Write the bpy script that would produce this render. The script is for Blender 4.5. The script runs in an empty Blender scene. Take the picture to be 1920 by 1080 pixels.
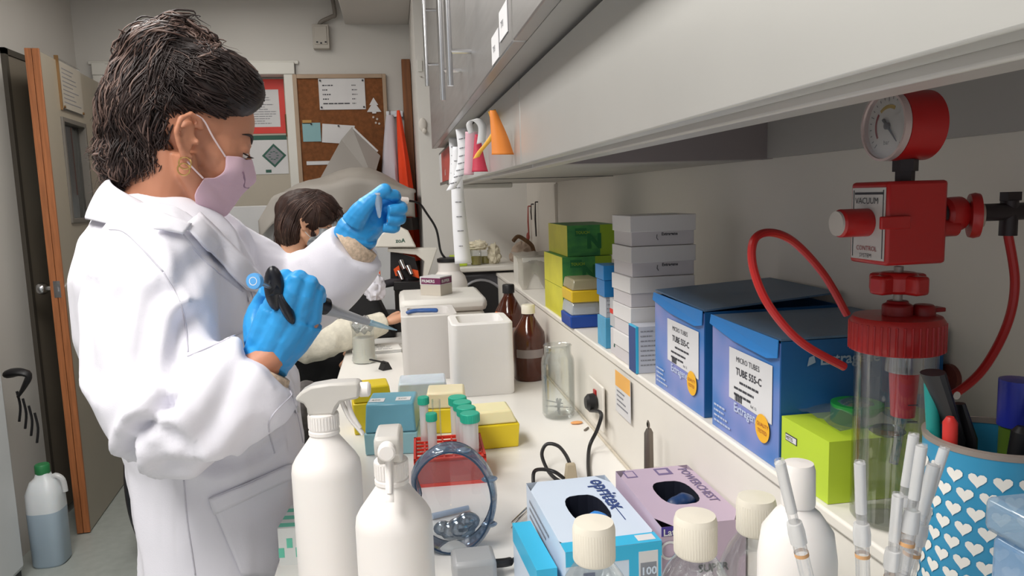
import bpy, bmesh, math, random
import numpy as np
from mathutils import Vector as V, Matrix, noise
from mathutils.bvhtree import BVHTree
random.seed(7)
PI = math.pi
scene = bpy.context.scene
COL = scene.collection
# ---------------------------------------------------------------- camera
F = 1380.0
ya = V((-221, 166, -F)).normalized()
za = -V((341, -11018, -F)).normalized()
za = (za - za.dot(ya) * ya).normalized()
xa = ya.cross(za)
RW = Matrix((xa, ya, za))                  # world = RW @ camera vector
CAM = V((0, 0, 1.41))
cd = bpy.data.cameras.new('camera'); cam = bpy.data.objects.new('camera', cd); COL.objects.link(cam)
cam.matrix_world = Matrix.Translation(CAM) @ RW.to_4x4()
cd.sensor_width = 36; cd.lens = F / 1920 * 36; cd.clip_start = 0.02
scene.camera = cam
def ray(px, py): return RW @ V((px - 960, 540 - py, -F))
def P(px, py, y):                          # the point of the photo's pixel at room depth y
    d = ray(px, py); return CAM + d * ((y - CAM.y) / d.y)
def PX(px, py, x):
    d = ray(px, py); return CAM + d * ((x - CAM.x) / d.x)
# ---------------------------------------------------------------- world, exposure
w = bpy.data.worlds.new('world'); scene.world = w; w.use_nodes = True
bg = w.node_tree.nodes['Background']; bg.inputs[0].default_value = (0.93, 0.96, 1, 1); bg.inputs[1].default_value = 0.62
scene.view_settings.view_transform = 'Standard'; scene.view_settings.look = 'None'
scene.view_settings.exposure = 0.08; scene.view_settings.gamma = 1
# ---------------------------------------------------------------- ceiling light positions (fixtures are built with the ceiling)
LAMPS = [(-0.75, 0.15, 30), (-0.75, 1.75, 18), (-0.75, 3.2, 1.2)]
for i, (lx, ly, lw) in enumerate(LAMPS):
    ld = bpy.data.lights.new('tube_light', 'AREA'); ld.shape = 'RECTANGLE'; ld.size = 0.5; ld.size_y = 1.15; ld.energy = lw; ld.color = (1, 0.985, 0.96)
    lo = bpy.data.objects.new('tube_light', ld); COL.objects.link(lo); lo.location = (lx, ly, 2.445)
# ---------------------------------------------------------------- materials
def lin(h):
    if isinstance(h, str):
        h = h.lstrip('#'); c = [int(h[i:i+2], 16) / 255 for i in (0, 2, 4)]
    else: c = h
    return tuple(((x + .055) / 1.055) ** 2.4 if x > .04045 else x / 12.92 for x in c) + (1,)
MATS = {}
def mat(name, col, rough=.5, metal=0, var=.04, scale=8, bump=0, bscale=60, trans=0, ior=1.45, stretch=None, emit=0, sss=0, coat=0, col2=None, det=3):
    if name in MATS: return MATS[name]
    m = bpy.data.materials.new(name); m.use_nodes = True; nt = m.node_tree; N = nt.nodes; Lk = nt.links
    b = N['Principled BSDF']; c = lin(col)
    b.inputs['Roughness'].default_value = rough; b.inputs['Metallic'].default_value = metal
    b.inputs['Transmission Weight'].default_value = trans; b.inputs['IOR'].default_value = ior
    if coat: b.inputs['Coat Weight'].default_value = coat; b.inputs['Coat Roughness'].default_value = .1
    if sss:
        b.inputs['Subsurface Weight'].default_value = sss; b.inputs['Subsurface Radius'].default_value = (.02, .01, .006); b.inputs['Subsurface Scale'].default_value = .5
    tc = N.new('ShaderNodeTexCoord'); mp = N.new('ShaderNodeMapping'); Lk.new(tc.outputs['Object'], mp.inputs[0])
    if stretch: mp.inputs['Scale'].default_value = stretch
    if var or col2:
        nz = N.new('ShaderNodeTexNoise'); nz.inputs['Scale'].default_value = scale; nz.inputs['Detail'].default_value = det; Lk.new(mp.outputs[0], nz.inputs['Vector'])
        cr = N.new('ShaderNodeValToRGB'); Lk.new(nz.outputs['Fac'], cr.inputs[0])
        cr.color_ramp.elements[0].position = .3; cr.color_ramp.elements[1].position = .7
        if col2: a, d = c, lin(col2)
        else: a = tuple(x * (1 - var) for x in c[:3]) + (1,); d = tuple(min(1, x * (1 + var)) for x in c[:3]) + (1,)
        cr.color_ramp.elements[0].color = a; cr.color_ramp.elements[1].color = d
        Lk.new(cr.outputs[0], b.inputs['Base Color'])
    else: b.inputs['Base Color'].default_value = c
    if bump:
        n2 = N.new('ShaderNodeTexNoise'); n2.inputs['Scale'].default_value = bscale; n2.inputs['Detail'].default_value = 4; Lk.new(mp.outputs[0], n2.inputs['Vector'])
        bp = N.new('ShaderNodeBump'); bp.inputs['Strength'].default_value = bump; bp.inputs['Distance'].default_value = .002
        Lk.new(n2.outputs['Fac'], bp.inputs['Height']); Lk.new(bp.outputs[0], b.inputs['Normal'])
    if emit:
        b.inputs['Emission Color'].default_value = c; b.inputs['Emission Strength'].default_value = emit
    MATS[name] = m; return m
def thin(name, col=(1, 1, 1), gloss=.12, rough=.05, milk=0.0, mcol='ffffff'):
    """thin clear sheet: transparent + glossy by Fresnel, optionally milky"""
    if name in MATS: return MATS[name]
    m = bpy.data.materials.new(name); m.use_nodes = True; nt = m.node_tree; N = nt.nodes; Lk = nt.links
    for n in list(N): N.remove(n)
    out = N.new('ShaderNodeOutputMaterial'); tr = N.new('ShaderNodeBsdfTransparent'); tr.inputs[0].default_value = tuple(col) + (1,)
    gl = N.new('ShaderNodeBsdfGlossy'); gl.inputs['Roughness'].default_value = rough
    lw = N.new('ShaderNodeLayerWeight'); lw.inputs[0].default_value = .35
    mul = N.new('ShaderNodeMath'); mul.operation = 'MULTIPLY_ADD'; mul.inputs[1].default_value = .42; mul.inputs[2].default_value = gloss
    mul.use_clamp = True
    Lk.new(lw.outputs['Fresnel'], mul.inputs[0])
    mx = N.new('ShaderNodeMixShader'); Lk.new(mul.outputs[0], mx.inputs[0]); 
    if milk:
        df = N.new('ShaderNodeBsdfDiffuse'); df.inputs[0].default_value = lin(mcol)
        tl = N.new('ShaderNodeBsdfTranslucent'); tl.inputs[0].default_value = lin(mcol)
        a = N.new('ShaderNodeMixShader'); a.inputs[0].default_value = .2; Lk.new(df.outputs[0], a.inputs[1]); Lk.new(tl.outputs[0], a.inputs[2])
        m2 = N.new('ShaderNodeMixShader'); m2.inputs[0].default_value = milk; Lk.new(tr.outputs[0], m2.inputs[1]); Lk.new(a.outputs[0], m2.inputs[2])
        Lk.new(m2.outputs[0], mx.inputs[1])
    else: Lk.new(tr.outputs[0], mx.inputs[1])
    Lk.new(gl.outputs[0], mx.inputs[2]); Lk.new(mx.outputs[0], out.inputs[0])
    MATS[name] = m; return m
# ---------------------------------------------------------------- mesh builder
def frame(z, up=None):
    z = V(z).normalized(); u = V(up) if up else (V((0, 0, 1)) if abs(z.z) < .9 else V((1, 0, 0)))
    x = u.cross(z)
    if x.length < 1e-6: x = V((1, 0, 0)).cross(z)
    x.normalize(); y = z.cross(x); return Matrix((x, y, z)).transposed()
def XF(loc=(0, 0, 0), rot=None, z=None, up=None):
    m = Matrix.Translation(V(loc))
    if z is not None: m = m @ frame(z, up).to_4x4()
    if rot is not None:
        from mathutils import Euler
        m = m @ Euler(rot).to_matrix().to_4x4()
    return m
TXT = {}
class MB:
    def __init__(s): s.v = []; s.f = []; s.mi = []; s.m = 0
    def add(s, vs, fs, M=None, m=None):
        o = len(s.v)
        s.v += [tuple(M @ V(p)) if M is not None else tuple(p) for p in vs]
        s.f += [tuple(i + o for i in f) for f in fs]; s.mi += [s.m if m is None else m] * len(fs); return s
    def box(s, x0, y0, z0, x1, y1, z1, M=None, m=None, taper=0):
        t = taper
        vs = [(x0, y0, z0), (x1, y0, z0), (x1, y1, z0), (x0, y1, z0), (x0 + t, y0 + t, z1), (x1 - t, y0 + t, z1), (x1 - t, y1 - t, z1), (x0 + t, y1 - t, z1)]
        return s.add(vs, [(3, 2, 1, 0), (4, 5, 6, 7), (0, 1, 5, 4), (1, 2, 6, 5), (2, 3, 7, 6), (3, 0, 4, 7)], M, m)
    def hex8(s, vs, m=None):
        return s.add(vs, [(3, 2, 1, 0), (4, 5, 6, 7), (0, 1, 5, 4), (1, 2, 6, 5), (2, 3, 7, 6), (3, 0, 4, 7)], None, m)
    def lathe(s, prof, n=32, M=None, m=None, cap=True, ell=1):
        vs = []; fs = []; k = len(prof)
        for r, z in prof:
            for i in range(n):
                a = 2 * PI * i / n; vs.append((r * math.cos(a), r * math.sin(a) * ell, z))
        for j in range(k - 1):
            for i in range(n):
                i2 = (i + 1) % n; fs.append((j * n + i, j * n + i2, (j + 1) * n + i2, (j + 1) * n + i))
        if cap:
            if prof[0][0] > 1e-6: fs.append(tuple(range(n - 1, -1, -1)))
            if prof[-1][0] > 1e-6: fs.append(tuple((k - 1) * n + i for i in range(n)))
        return s.add(vs, fs, M, m)
    def cyl(s, p0, p1, r0, r1=None, n=20, m=None):
        p0 = V(p0); p1 = V(p1); r1 = r0 if r1 is None else r1
        return s.lathe([(r0, 0), (r1, (p1 - p0).length)], n, XF(p0, z=p1 - p0), m)
    def tube(s, pts, r, n=8, m=None, cap=True, flat=1, up=None):
        pts = [V(p) for p in pts]; k = len(pts); rs = r if isinstance(r, (list, tuple)) else [r] * k
        vs = []; fs = []; nx = None
        for i, p in enumerate(pts):
            t = (pts[min(i + 1, k - 1)] - pts[max(i - 1, 0)])
            t = t.normalized() if t.length > 1e-9 else V((0, 0, 1))
            if nx is None:
                nx = V(up) if up else (V((0, 0, 1)) if abs(t.z) < .9 else V((1, 0, 0)))
            nx = nx - nx.dot(t) * t
            if nx.length < 1e-6: nx = t.orthogonal()
            nx.normalize(); ny = t.cross(nx)
            for j in range(n):
                a = 2 * PI * j / n; vs.append(p + nx * math.cos(a) * rs[i] * flat + ny * math.sin(a) * rs[i])
        for i in range(k - 1):
            for j in range(n):
                j2 = (j + 1) % n; fs.append((i * n + j, i * n + j2, (i + 1) * n + j2, (i + 1) * n + j))
        if cap: fs.append(tuple(range(n - 1, -1, -1))); fs.append(tuple((k - 1) * n + j for j in range(n)))
        return s.add(vs, fs, None, m)
    def ell(s, c, r, M=None, m=None, nu=20, nv=12):
        prof = []
        vs = []; fs = []
        for j in range(nv + 1):
            ph = PI * j / nv
            for i in range(nu):
                a = 2 * PI * i / nu; vs.append((c[0] + r[0] * math.sin(ph) * math.cos(a), c[1] + r[1] * math.sin(ph) * math.sin(a), c[2] - r[2] * math.cos(ph)))
        for j in range(nv):
            for i in range(nu):
                i2 = (i + 1) % nu; fs.append((j * nu + i, j * nu + i2, (j + 1) * nu + i2, (j + 1) * nu + i))
        return s.add(vs, fs, M, m)
    def poly(s, pts, M=None, m=None): return s.add(pts, [tuple(range(len(pts)))], M, m)
    def prism(s, pts, h, M=None, m=None):
        n = len(pts); vs = [(x, y, 0) for x, y in pts] + [(x, y, h) for x, y in pts]
        fs = [tuple(range(n - 1, -1, -1)), tuple(range(n, 2 * n))] + [(i, (i + 1) % n, n + (i + 1) % n, n + i) for i in range(n)]
        return s.add(vs, fs, M, m)
    def grid(s, rows, M=None, m=None):
        a = len(rows); b = len(rows[0]); vs = [p for r in rows for p in r]
        return s.add(vs, [(i * b + j, i * b + j + 1, (i + 1) * b + j + 1, (i + 1) * b + j) for i in range(a - 1) for j in range(b - 1)], M, m)
    def text(s, t, size, M, m=None, al='LEFT', ext=0.0002, bold=0):
        key = (t, bold, al)
        if key not in TXT:
            cu = bpy.data.curves.new('t', 'FONT'); cu.body = t; cu.size = 1; cu.align_x = al; cu.resolution_u = 2; cu.offset = bold
            ob = bpy.data.objects.new('t', cu); COL.objects.link(ob)
            dg = bpy.context.evaluated_depsgraph_get(); me = bpy.data.meshes.new_from_object(ob.evaluated_get(dg))
            TXT[key] = ([tuple(v.co) for v in me.vertices], [tuple(p.vertices) for p in me.polygons])
            bpy.data.objects.remove(ob); bpy.data.meshes.remove(me)
        vs, fs = TXT[key]
        return s.add([(x * size, y * size, ext) for x, y, z in vs], fs, M, m)
    def shift(s, d): s.v = [(x + d[0], y + d[1], z + d[2]) for x, y, z in s.v]; return s
    def mesh(s, name, mats, smooth=35):
        me = bpy.data.meshes.new(name); me.from_pydata(s.v, [], s.f)
        for m in (mats if isinstance(mats, (list, tuple)) else [mats]): me.materials.append(m)
        me.polygons.foreach_set('material_index', s.mi); me.update()
        if smooth:
            me.shade_smooth(); me.set_sharp_from_angle(angle=math.radians(smooth))
        return me
def mods(o, bevel=0, solid=0, sub=0):
    if solid: a = o.modifiers.new('s', 'SOLIDIFY'); a.thickness = solid; a.offset = 0
    if bevel:
        a = o.modifiers.new('b', 'BEVEL'); a.width = bevel; a.segments = 2; a.limit_method = 'ANGLE'; a.angle_limit = math.radians(40)
        a.harden_normals = False
    if sub: a = o.modifiers.new('u', 'SUBSURF'); a.levels = sub; a.render_levels = sub
def thing(name, label, cat, loc=(0, 0, 0), rz=0, group=None):
    o = bpy.data.objects.new(name, None); COL.objects.link(o); o.location = loc; o.rotation_euler = (0, 0, rz); o.empty_display_size = .05
    o['label'] = label; o['category'] = cat
    if group: o['group'] = group
    return o
def part(name, mb, mats, parent=None, bevel=0, smooth=35, solid=0, sub=0, world=False, label=None, kind=None):
    root = parent
    while root is not None and root.parent: root = root.parent
    if world and root is not None: mb.shift(-V(root.location))
    o = bpy.data.objects.new(name, mb.mesh(name, mats, smooth)); COL.objects.link(o)
    if parent is not None: o.parent = parent
    mods(o, bevel, solid, sub)
    if label: o['label'] = label
    if kind: o['kind'] = kind
    return o
def solo(name, mb, mats, label, cat, loc=(0, 0, 0), rz=0, group=None, world=False, **k):
    if world: mb.shift(-V(loc))
    o = part(name, mb, mats, None, **k); o.location = loc; o.rotation_euler = (0, 0, rz); o['label'] = label; o['category'] = cat
    if group: o['group'] = group
    return o
def struct(name, mb, mats, **k):
    o = part(name, mb, mats, **k); o['kind'] = 'structure'; return o
def dup(root, loc, rz=None, label=None):
    r = root.copy(); COL.objects.link(r); r.location = loc
    if rz is not None: r.rotation_euler = (0, 0, rz)
    if label: r['label'] = label
    for ch in list(root.children):
        c = ch.copy(); COL.objects.link(c); c.parent = r
        for g in ch.children:
            d = g.copy(); COL.objects.link(d); d.parent = c
    return r
def smoothpath(pts, n=8):
    pts = [V(p) for p in pts]; out = []
    for i in range(len(pts) - 1):
        p0 = pts[max(i - 1, 0)]; p1 = pts[i]; p2 = pts[i + 1]; p3 = pts[min(i + 2, len(pts) - 1)]
        for k in range(n):
            t = k / n; out.append(.5 * ((2 * p1) + (p2 - p0) * t + (2 * p0 - 5 * p1 + 4 * p2 - p3) * t * t + (3 * p1 - p0 - 3 * p2 + p3) * t ** 3))
    out.append(pts[-1]); return out
def interp(vals, n):
    out = []
    for i in range(len(vals) - 1):
        for k in range(n): out.append(vals[i] + (vals[i + 1] - vals[i]) * k / n)
    return out + [vals[-1]]
def lines(mb, M, w, rows, h, m=1, x0=0, gap=1, rnd=None):
    """rows of small print on a label: M maps x right, y up"""
    rnd = rnd or random.Random(3)
    for i in range(rows):
        x = x0; y = -i * gap
        end = w * rnd.uniform(.55, 1)
        while x < end:
            l = rnd.uniform(.06, .2) * w
            mb.box(x, y, 0, min(x + l, end), y + h, .0002, M, m); x += l + h * .6
# ================================================================ ROOM
wallm = mat('wall_paint', 'cbc8c3', .75, var=.03, scale=2, bump=.1, bscale=40)
wallr = mat('wall_paint_warm', 'd9d3cb', .7, var=.03, scale=3, bump=.1, bscale=40)
trimw = mat('white_trim', 'd9d7d0', .5, var=.02)
floorm = mat('vinyl_floor', 'a3a8a3', .35, var=.07, scale=25, det=6)
ceilm = mat('ceiling_paint', 'b3a89e', .8, var=.03, scale=1.5)
struct('floor', MB().box(-2.5, -1.5, -.05, 1.1, 5.4, 0), floorm)
struct('ceiling', MB().box(-2.5, -1.5, 2.51, 1.1, 5.4, 2.5), ceilm)
struct('wall_right', MB().box(.62, -1.5, 0, .72, 3.5, 2.51), wallr)
struct('wall_end', MB().box(.125, 3.45, 0, .9, 4.25, 2.51), mat('white_wall', 'dcd9d4', .7, var=.02, scale=2, bump=.1, bscale=30))
fw = MB(); fw.box(-2.4, 4.2, 0, -1.47, 4.3, 2.51); fw.box(-.52, 4.2, 0, .2, 4.3, 2.51); fw.box(-1.47, 4.2, 2.12, -.52, 4.3, 2.51)
struct('wall_far', fw, wallm)
lw = MB(); lw.box(-1.68, 3.0, 0, -1.58, 4.3, 2.51); lw.box(-2.4, 3.06, 0, -1.6, 3.16, 2.51); lw.box(-2.42, -1.5, 0, -2.32, 3.1, 2.51)
struct('wall_left', lw, wallm)
struct('wall_corridor', MB().box(-2.2, 5.25, 0, .2, 5.35, 2.51), wallm)
fr = MB()
for x0, x1 in ((-1.5, -1.45), (-.55, -.49)): fr.box(x0, 4.175, 0, x1, 4.3, 2.15)
fr.box(-1.5, 4.17, 2.09, -.49, 4.3, 2.155); fr.box(-1.52, 4.185, 2.145, -.47, 4.21, 2.165)
struct('trim_1', fr, trimw, bevel=.004)
struct('trim_2', MB().box(.075, 4.13, 0, .122, 4.19, 2.16), mat('brown_wood', '7d4c27', .5, var=.25, scale=4, stretch=(20, 20, 1)), bevel=.003)
struct('baseboard_far', MB().box(-.49, 4.185, 0, .07, 4.2, .08), trimw)
# closet door set in the left wall
dk = mat('taupe_door', '7d7467', .5, var=.04, scale=3)
struct('door_1', MB().box(-1.585, 3.46, .04, -1.568, 4.16, 2.06), dk, bevel=.002)
e = MB(); e.box(-1.582, 3.435, 0, -1.562, 3.46, 2.085); e.box(-1.582, 3.435, 2.06, -1.562, 4.18, 2.085)
struct('trim_3', e, mat('dark_gap_trim', '4b453d', .6, var=.03))
# closed door in the far frame with notices on it
beige = mat('beige_door', 'b3aa9b', .45, var=.03, scale=3)
struct('door_2', MB().box(-1.0, 4.27, .01, -.555, 4.31, 2.085), beige, bevel=.002)
hn = MB(); hn.box(-.566, 4.255, 1.78, -.556, 4.275, 1.88); hn.cyl((-.561, 4.25, 1.77), (-.561, 4.25, 1.89), .006)
struct('trim_4', hn, mat('brass_hinge', '6d5a3e', .35, .8, var=.05))
rd = mat('red_print', 'd4362a', .5, var=.05); wp = mat('paper_white', 'd6d5d6', .7, var=.02); ink = mat('grey_ink', '8a8a90', .8, var=.05); dink = mat('dark_ink', '3c3c42', .8, var=.05)
n1 = MB(); n1.box(-.80, -.001, 0, -.565, 0, .29, m=0); M_ = XF((-.78, -.0015, .24), rot=(PI / 2, 0, 0))
n1.box(-.78, -.0014, .035, -.595, -.0011, .235, m=1); lines(n1, XF((-.77, -.002, .215), rot=(PI / 2, 0, 0)), .165, 14, .004, m=2, gap=.0125)
n1.text('NOTICE', .03, XF((-.72, -.0015, .253), rot=(PI / 2, 0, 0)), 1, 'CENTER')
solo('notice', n1, [rd, wp, ink], 'white safety notice with a red border on the far beige door', 'notice', (0, 4.268, 1.79), smooth=0)
grn = mat('dark_green_print', '2c5a4c', .6, var=.05)
n2 = MB(); n2.box(-.80, -.001, 0, -.568, 0, .21, m=0); n2.box(-.80, -.0015, .185, -.568, -.001, .21, m=1)
n2.poly([(-.64, -.002, .165), (-.575 + .0, -.002, .1), (-.64, -.002, .035), (-.705, -.002, .1)], m=1)
n2.poly([(-.64, -.0025, .15), (-.59, -.0025, .1), (-.64, -.0025, .05), (-.69, -.0025, .1)], m=2)
for k in range(9):
    a = k * .7; n2.box(-.643 + .022 * math.cos(a) - .006, -.003, .098 + .022 * math.sin(a), -.643 + .022 * math.cos(a) + .006, -.0026, .102 + .022 * math.sin(a), m=1)
n2.box(-.69, -.002, .008, -.66, -.0015, .024, m=1)
solo('notice', n2, [wp, grn, ink], 'white notice with a green header and diamond emblem below the red-bordered one', 'notice', (0, 4.268, 1.57), smooth=0)
# open door leaf
LD = V((-.064, .70, 0)).normalized(); lang = math.atan2(LD.y, LD.x)
cream = mat('cream_door', 'a69d8d', .4, var=.03, scale=3); orange_w = mat('orange_wood_edge', 'a8683f', .45, var=.18, scale=5, stretch=(30, 30, 1.5))
lf = MB()
# local x along leaf, y to the left, z up ; window opening x .19-.52, z 1.36-1.80
for a in ((.008, .19, .006, 2.05), (.50, .87, .006, 2.05), (.19, .50, .006, 1.36), (.19, .50, 1.80, 2.05)): lf.box(a[0], 0.001, a[2], a[1], .049, a[3])
leaf = struct('door_3', lf, cream); leaf.location = (-1.388, 3.33, 0); leaf.rotation_euler = (0, 0, lang)
ed = MB(); ed.box(-.004, -.001, .005, .008, .0245, 2.06); ed.box(-.004, .0265, .005, .008, .051, 2.06)
part('edge_strip', ed, orange_w, leaf, bevel=.001)
wf = MB()
for a in ((.18, .2, 1.35, 1.81), (.49, .51, 1.35, 1.81), (.2, .49, 1.35, 1.37), (.2, .49, 1.79, 1.81)): wf.box(a[0], -.008, a[2], a[1], .058, a[3])
part('window_frame', wf, mat('grey_frame', '6f6a63', .5, var=.05), leaf, bevel=.002)
part('window_pane', MB().box(.2, .022, 1.37, .49, .028, 1.79), thin('door_glass', (.75, .82, .85), .3, .02), leaf)
kn = MB()
for s in (-1, 1):
    y0 = -.001 if s < 0 else .051
    kn.lathe([(.026, 0), (.026, .006), (.012, .010), (.011, .03), (.02, .036), (.026, .05), (.026, .062), (.02, .07), (0, .071)], 24, XF((.065, y0, 1.08), z=(0, s, 0)))
kn.box(-.006, .012, 1.045, -.003, .038, 1.115); kn.box(-.012, .02, 1.07, -.005, .03, 1.09)
chrome = mat('chrome', 'c9c9cb', .18, 1, var=.02)
part('knob', kn, chrome, leaf)
# clipboard plaque on the leaf
plq = MB(); plq.box(.20, -.012, 1.84, .50, -.002, 2.06, m=0); plq.box(.205, -.014, 1.85, .495, -.012, 2.05, m=1)
lines(plq, XF((.23, -.0145, 2.02), rot=(PI / 2, 0, 0)), .24, 9, .004, m=2, gap=.018)
plq.box(.195, -.016, 1.84, .202, 0, 2.07, m=3)
for x in (.22, .48): plq.cyl((x, -.012, 1.855), (x, -.02, 1.855), .006, m=3)
o = solo('door_plaque', plq, [thin('acrylic', (.9, .9, .9), .15), mat('old_paper', 'b3aca0', .7, var=.04), ink, mat('bronze', '8a6a45', .4, .6, var=.1)], 'framed paper plaque mounted on the open door above its window', 'sign', (-1.395, 3.33, 0), lang, smooth=0)
# corridor poster seen through doorway
solo('notice', MB().box(-1.4, 5.22, 1.5, -1.15, 5.249, 1.95), mat('dull_red_paper', 'a06a5c', .7, var=.1), 'dull red notice on the corridor wall beyond the doorway', 'notice', smooth=0)
# duct box and thermostat on far wall
db = MB(); db.box(-.205, 3.7, 2.365, .124, 4.2, 2.51); db.box(-.215, 3.69, 2.355, .124, 4.2, 2.365)
solo('duct_box', db, wallm, 'boxed-in grey duct under the ceiling at the far wall', 'duct', bevel=.004)
tb = MB(); tb.box(-.385, 4.155, 2.22, -.30, 4.2, 2.345, m=0); tb.box(-.375, 4.15, 2.24, -.31, 4.156, 2.335, m=0)
for x, z in ((-.362, 2.252), (-.342, 2.247), (-.318, 2.252)): tb.box(x - .005, 4.146, z - .004, x + .005, 4.151, z + .004, m=1)
t = thing('wall_socket_box', 'grey wall box fed by a bent conduit high on the far wall', 'wall box', (-.34, 4.2, 2.22))
part('housing', tb, [mat('box_grey', 'b5afa6', .5, var=.03), dink], t, bevel=.006, world=True)
part('conduit', MB().tube(smoothpath([(-.35, 4.18, 2.34), (-.335, 4.165, 2.36), (-.28, 4.16, 2.385), (-.262, 4.16, 2.40), (-.275, 4.16, 2.51)], 5), .011, 10), mat('conduit_grey', '7f7870', .5, var=.05), t, world=True)
# corkboard
ck = MB(); ck.box(-.485, 4.183, 1.5, -.03, 4.19, 2.07)
t = thing('cork_board', 'brown cork notice board in a pale wood frame on the far wall', 'notice board', (-.26, 4.19, 1.48))
part('cork', ck, mat('cork', '7a4a26', .85, var=.22, scale=60, det=6), t, world=True, smooth=0)
cf = MB()
for a in ((-.505, -.483, 1.48, 2.09), (-.032, -.012, 1.48, 2.09), (-.483, -.032, 2.068, 2.09), (-.483, -.032, 1.48, 1.5)): cf.box(a[0], 4.172, a[2], a[1], 4.198, a[3])
part('frame', cf, mat('pale_wood', 'a8917a', .5, var=.1, scale=6), t, world=True, bevel=.002)
def note(x0, z0, x1, z1, label, m, skew=0, txt=0, gap=.012, y=4.178, pins=True):
    b = MB(); w_, h_ = x1 - x0, z1 - z0
    b.hex8([(0, 0, 0), (w_, 0, 0), (w_, .001, 0), (0, .001, 0), (0, 0, h_), (w_, 0, h_), (w_, .001, h_), (0, .001, h_)], m=0)
    if txt: lines(b, XF((w_ * .1, -.0008, h_ * .85), rot=(PI / 2, 0, 0)), w_ * .8, txt, .004, m=1, gap=gap)
    if pins: b.cyl((w_ / 2, 0, h_ * .93), (w_ / 2, -.008, h_ * .93), .005, n=10, m=2)
    o = solo('pinned_note', b, [m, dink, dink], label, 'note', (x0, y, z0), smooth=0); o.rotation_euler = (0, skew, 0); return o
b = MB(); b.box(0, 0, 0, .245, .001, .165)
M_ = lambda z: XF((.02, -.001, z), rot=(PI / 2, 0, 0)); rnd = random.Random(2)
for i, wd in enumerate((.06, .045, .075, .05, .15)):
    z = .125 - i * .024; lines(b, M_(z), wd, 1, .006, 1, 0, .02, rnd); lines(b, XF((.175, -.001, z), rot=(PI / 2, 0, 0)), .03, 1, .006, 1, 0, .02, rnd)
for x in (.01, .235):
    for z in (.012, .153): b.cyl((x, 0, z), (x, -.008, z), .005, n=10, m=1)
solo('pinned_note', b, [wp, dink], 'large white list sheet pinned by four corners on the cork board', 'note', (-.372, 4.178, 1.903), smooth=0)
note(-.47, 1.735, -.375, 1.835, 'pale turquoise note pinned on the cork board', mat('teal_paper', '88b0b5', .7, var=.03), 0)
note(-.468, 1.83, -.42, 1.85, 'small yellow-orange slip above the turquoise note', mat('orange_paper', 'b88f50', .7, var=.05), 0, pins=False)
note(-.372, 1.73, -.2, 1.83, 'blank white sheet pinned slanting right of the turquoise note', wp, .08)
tr = MB()
tr.poly([(0, 0, 0), (.022, 0, 0), (.022, 0, .008), (.05, 0, .008), (.025, 0, .045), (.035, 0, .045), (.011, 0, .085), (-.013, 0, .045), (-.003, 0, .045), (-.028, 0, .008), (0, 0, .008)])
solo('tree_ornament', tr, wp, 'small white paper fir tree pinned on the cork board', 'ornament', (-.095, 4.177, 1.88), solid=.002, smooth=0)
tg = MB()
for x, z in ((0, 0), (.02, -.01), (.012, -.03), (.03, -.035)): tg.cyl((x, 0, z), (x, -.006, z), .006, n=8)
solo('push_pins', tg, mat('pin_white', 'c4b7ad', .4), 'few pale push pins below the paper fir tree', 'push pins', (-.09, 4.183, 1.86), smooth=30)
note(-.46, 1.61, -.33, 1.63, 'curled white paper edge low on the cork board', wp, 0, pins=False)
# ================================================================ CEILING LIGHTS
emi = mat('tube_glow', 'fffaf2', .5, emit=3.0, var=0)
for i, (lx, ly, lw) in enumerate(LAMPS):
    t = thing('ceiling_light', ['long fluorescent ceiling fixture above the near end of the bench', 'long fluorescent ceiling fixture above the middle of the aisle', 'fluorescent ceiling fixture by the far door'][i], 'ceiling light', (lx, ly, 2.51))
    part('housing', MB().box(-.27, -.6, -.045, .27, .6, 0), trimw, t, bevel=.004)
    part('diffuser', MB().box(-.25, -.58, -.055, .25, .58, -.045), emi, t)
# ================================================================ BENCH
lam = mat('white_laminate', 'eeebe6', .3, var=.015, scale=4)
t = thing('bench_cabinet', 'white base cabinet under the near part of the worktop', 'cabinet', (0, .7, 0))
part('body', MB().box(-.13, -.4, .08, .6, 1.9, .868), lam, t, world=True, bevel=.002)
part('plinth', MB().box(-.08, -.38, 0, .58, 1.88, .08), mat('dark_plinth', '3a3a3a', .6), t, world=True)
for k in range(4):
    y = -.39 + k * .575
    d = part('door', MB().box(-.15, y, .1, -.132, y + .565, .86), lam, t, world=True, bevel=.002)
    part('handle', MB().tube([(-.15, y + .5, .7), (-.175, y + .5, .7), (-.175, y + .5, .8), (-.15, y + .5, .8)], .005), chrome, d, world=True)
# children of a door use the root's frame
t = thing('bench_cabinet', 'white base cabinet under the far end of the worktop', 'cabinet', (0, 3.15, 0))
part('body', MB().box(-.13, 2.9, .08, .6, 3.44, .868), lam, t, world=True, bevel=.002)
part('door', MB().box(-.15, 2.91, .1, -.132, 3.43, .86), lam, t, world=True, bevel=.002)
solo('worktop', MB().box(-.19, -.4, .87, .405, 3.445, .9), lam, 'long white laminate worktop running along the right wall', 'worktop', bevel=.004)
lg = MB(); lg.box(.407, -.4, .87, .62, 3.445, 1.082, m=0); lg.box(.402, -.4, 1.082, .62, 3.445, 1.096, m=0)
struct('trim_5', lg, mat('ledge_white', 'e6e1d8', .4, var=.02, scale=5), bevel=.003)
struct('trim_6', MB().tube([(.403, -.4, .902), (.403, 3.44, .902)], .003, 6), mat('sealant', 'c9bfae', .6))
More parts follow.
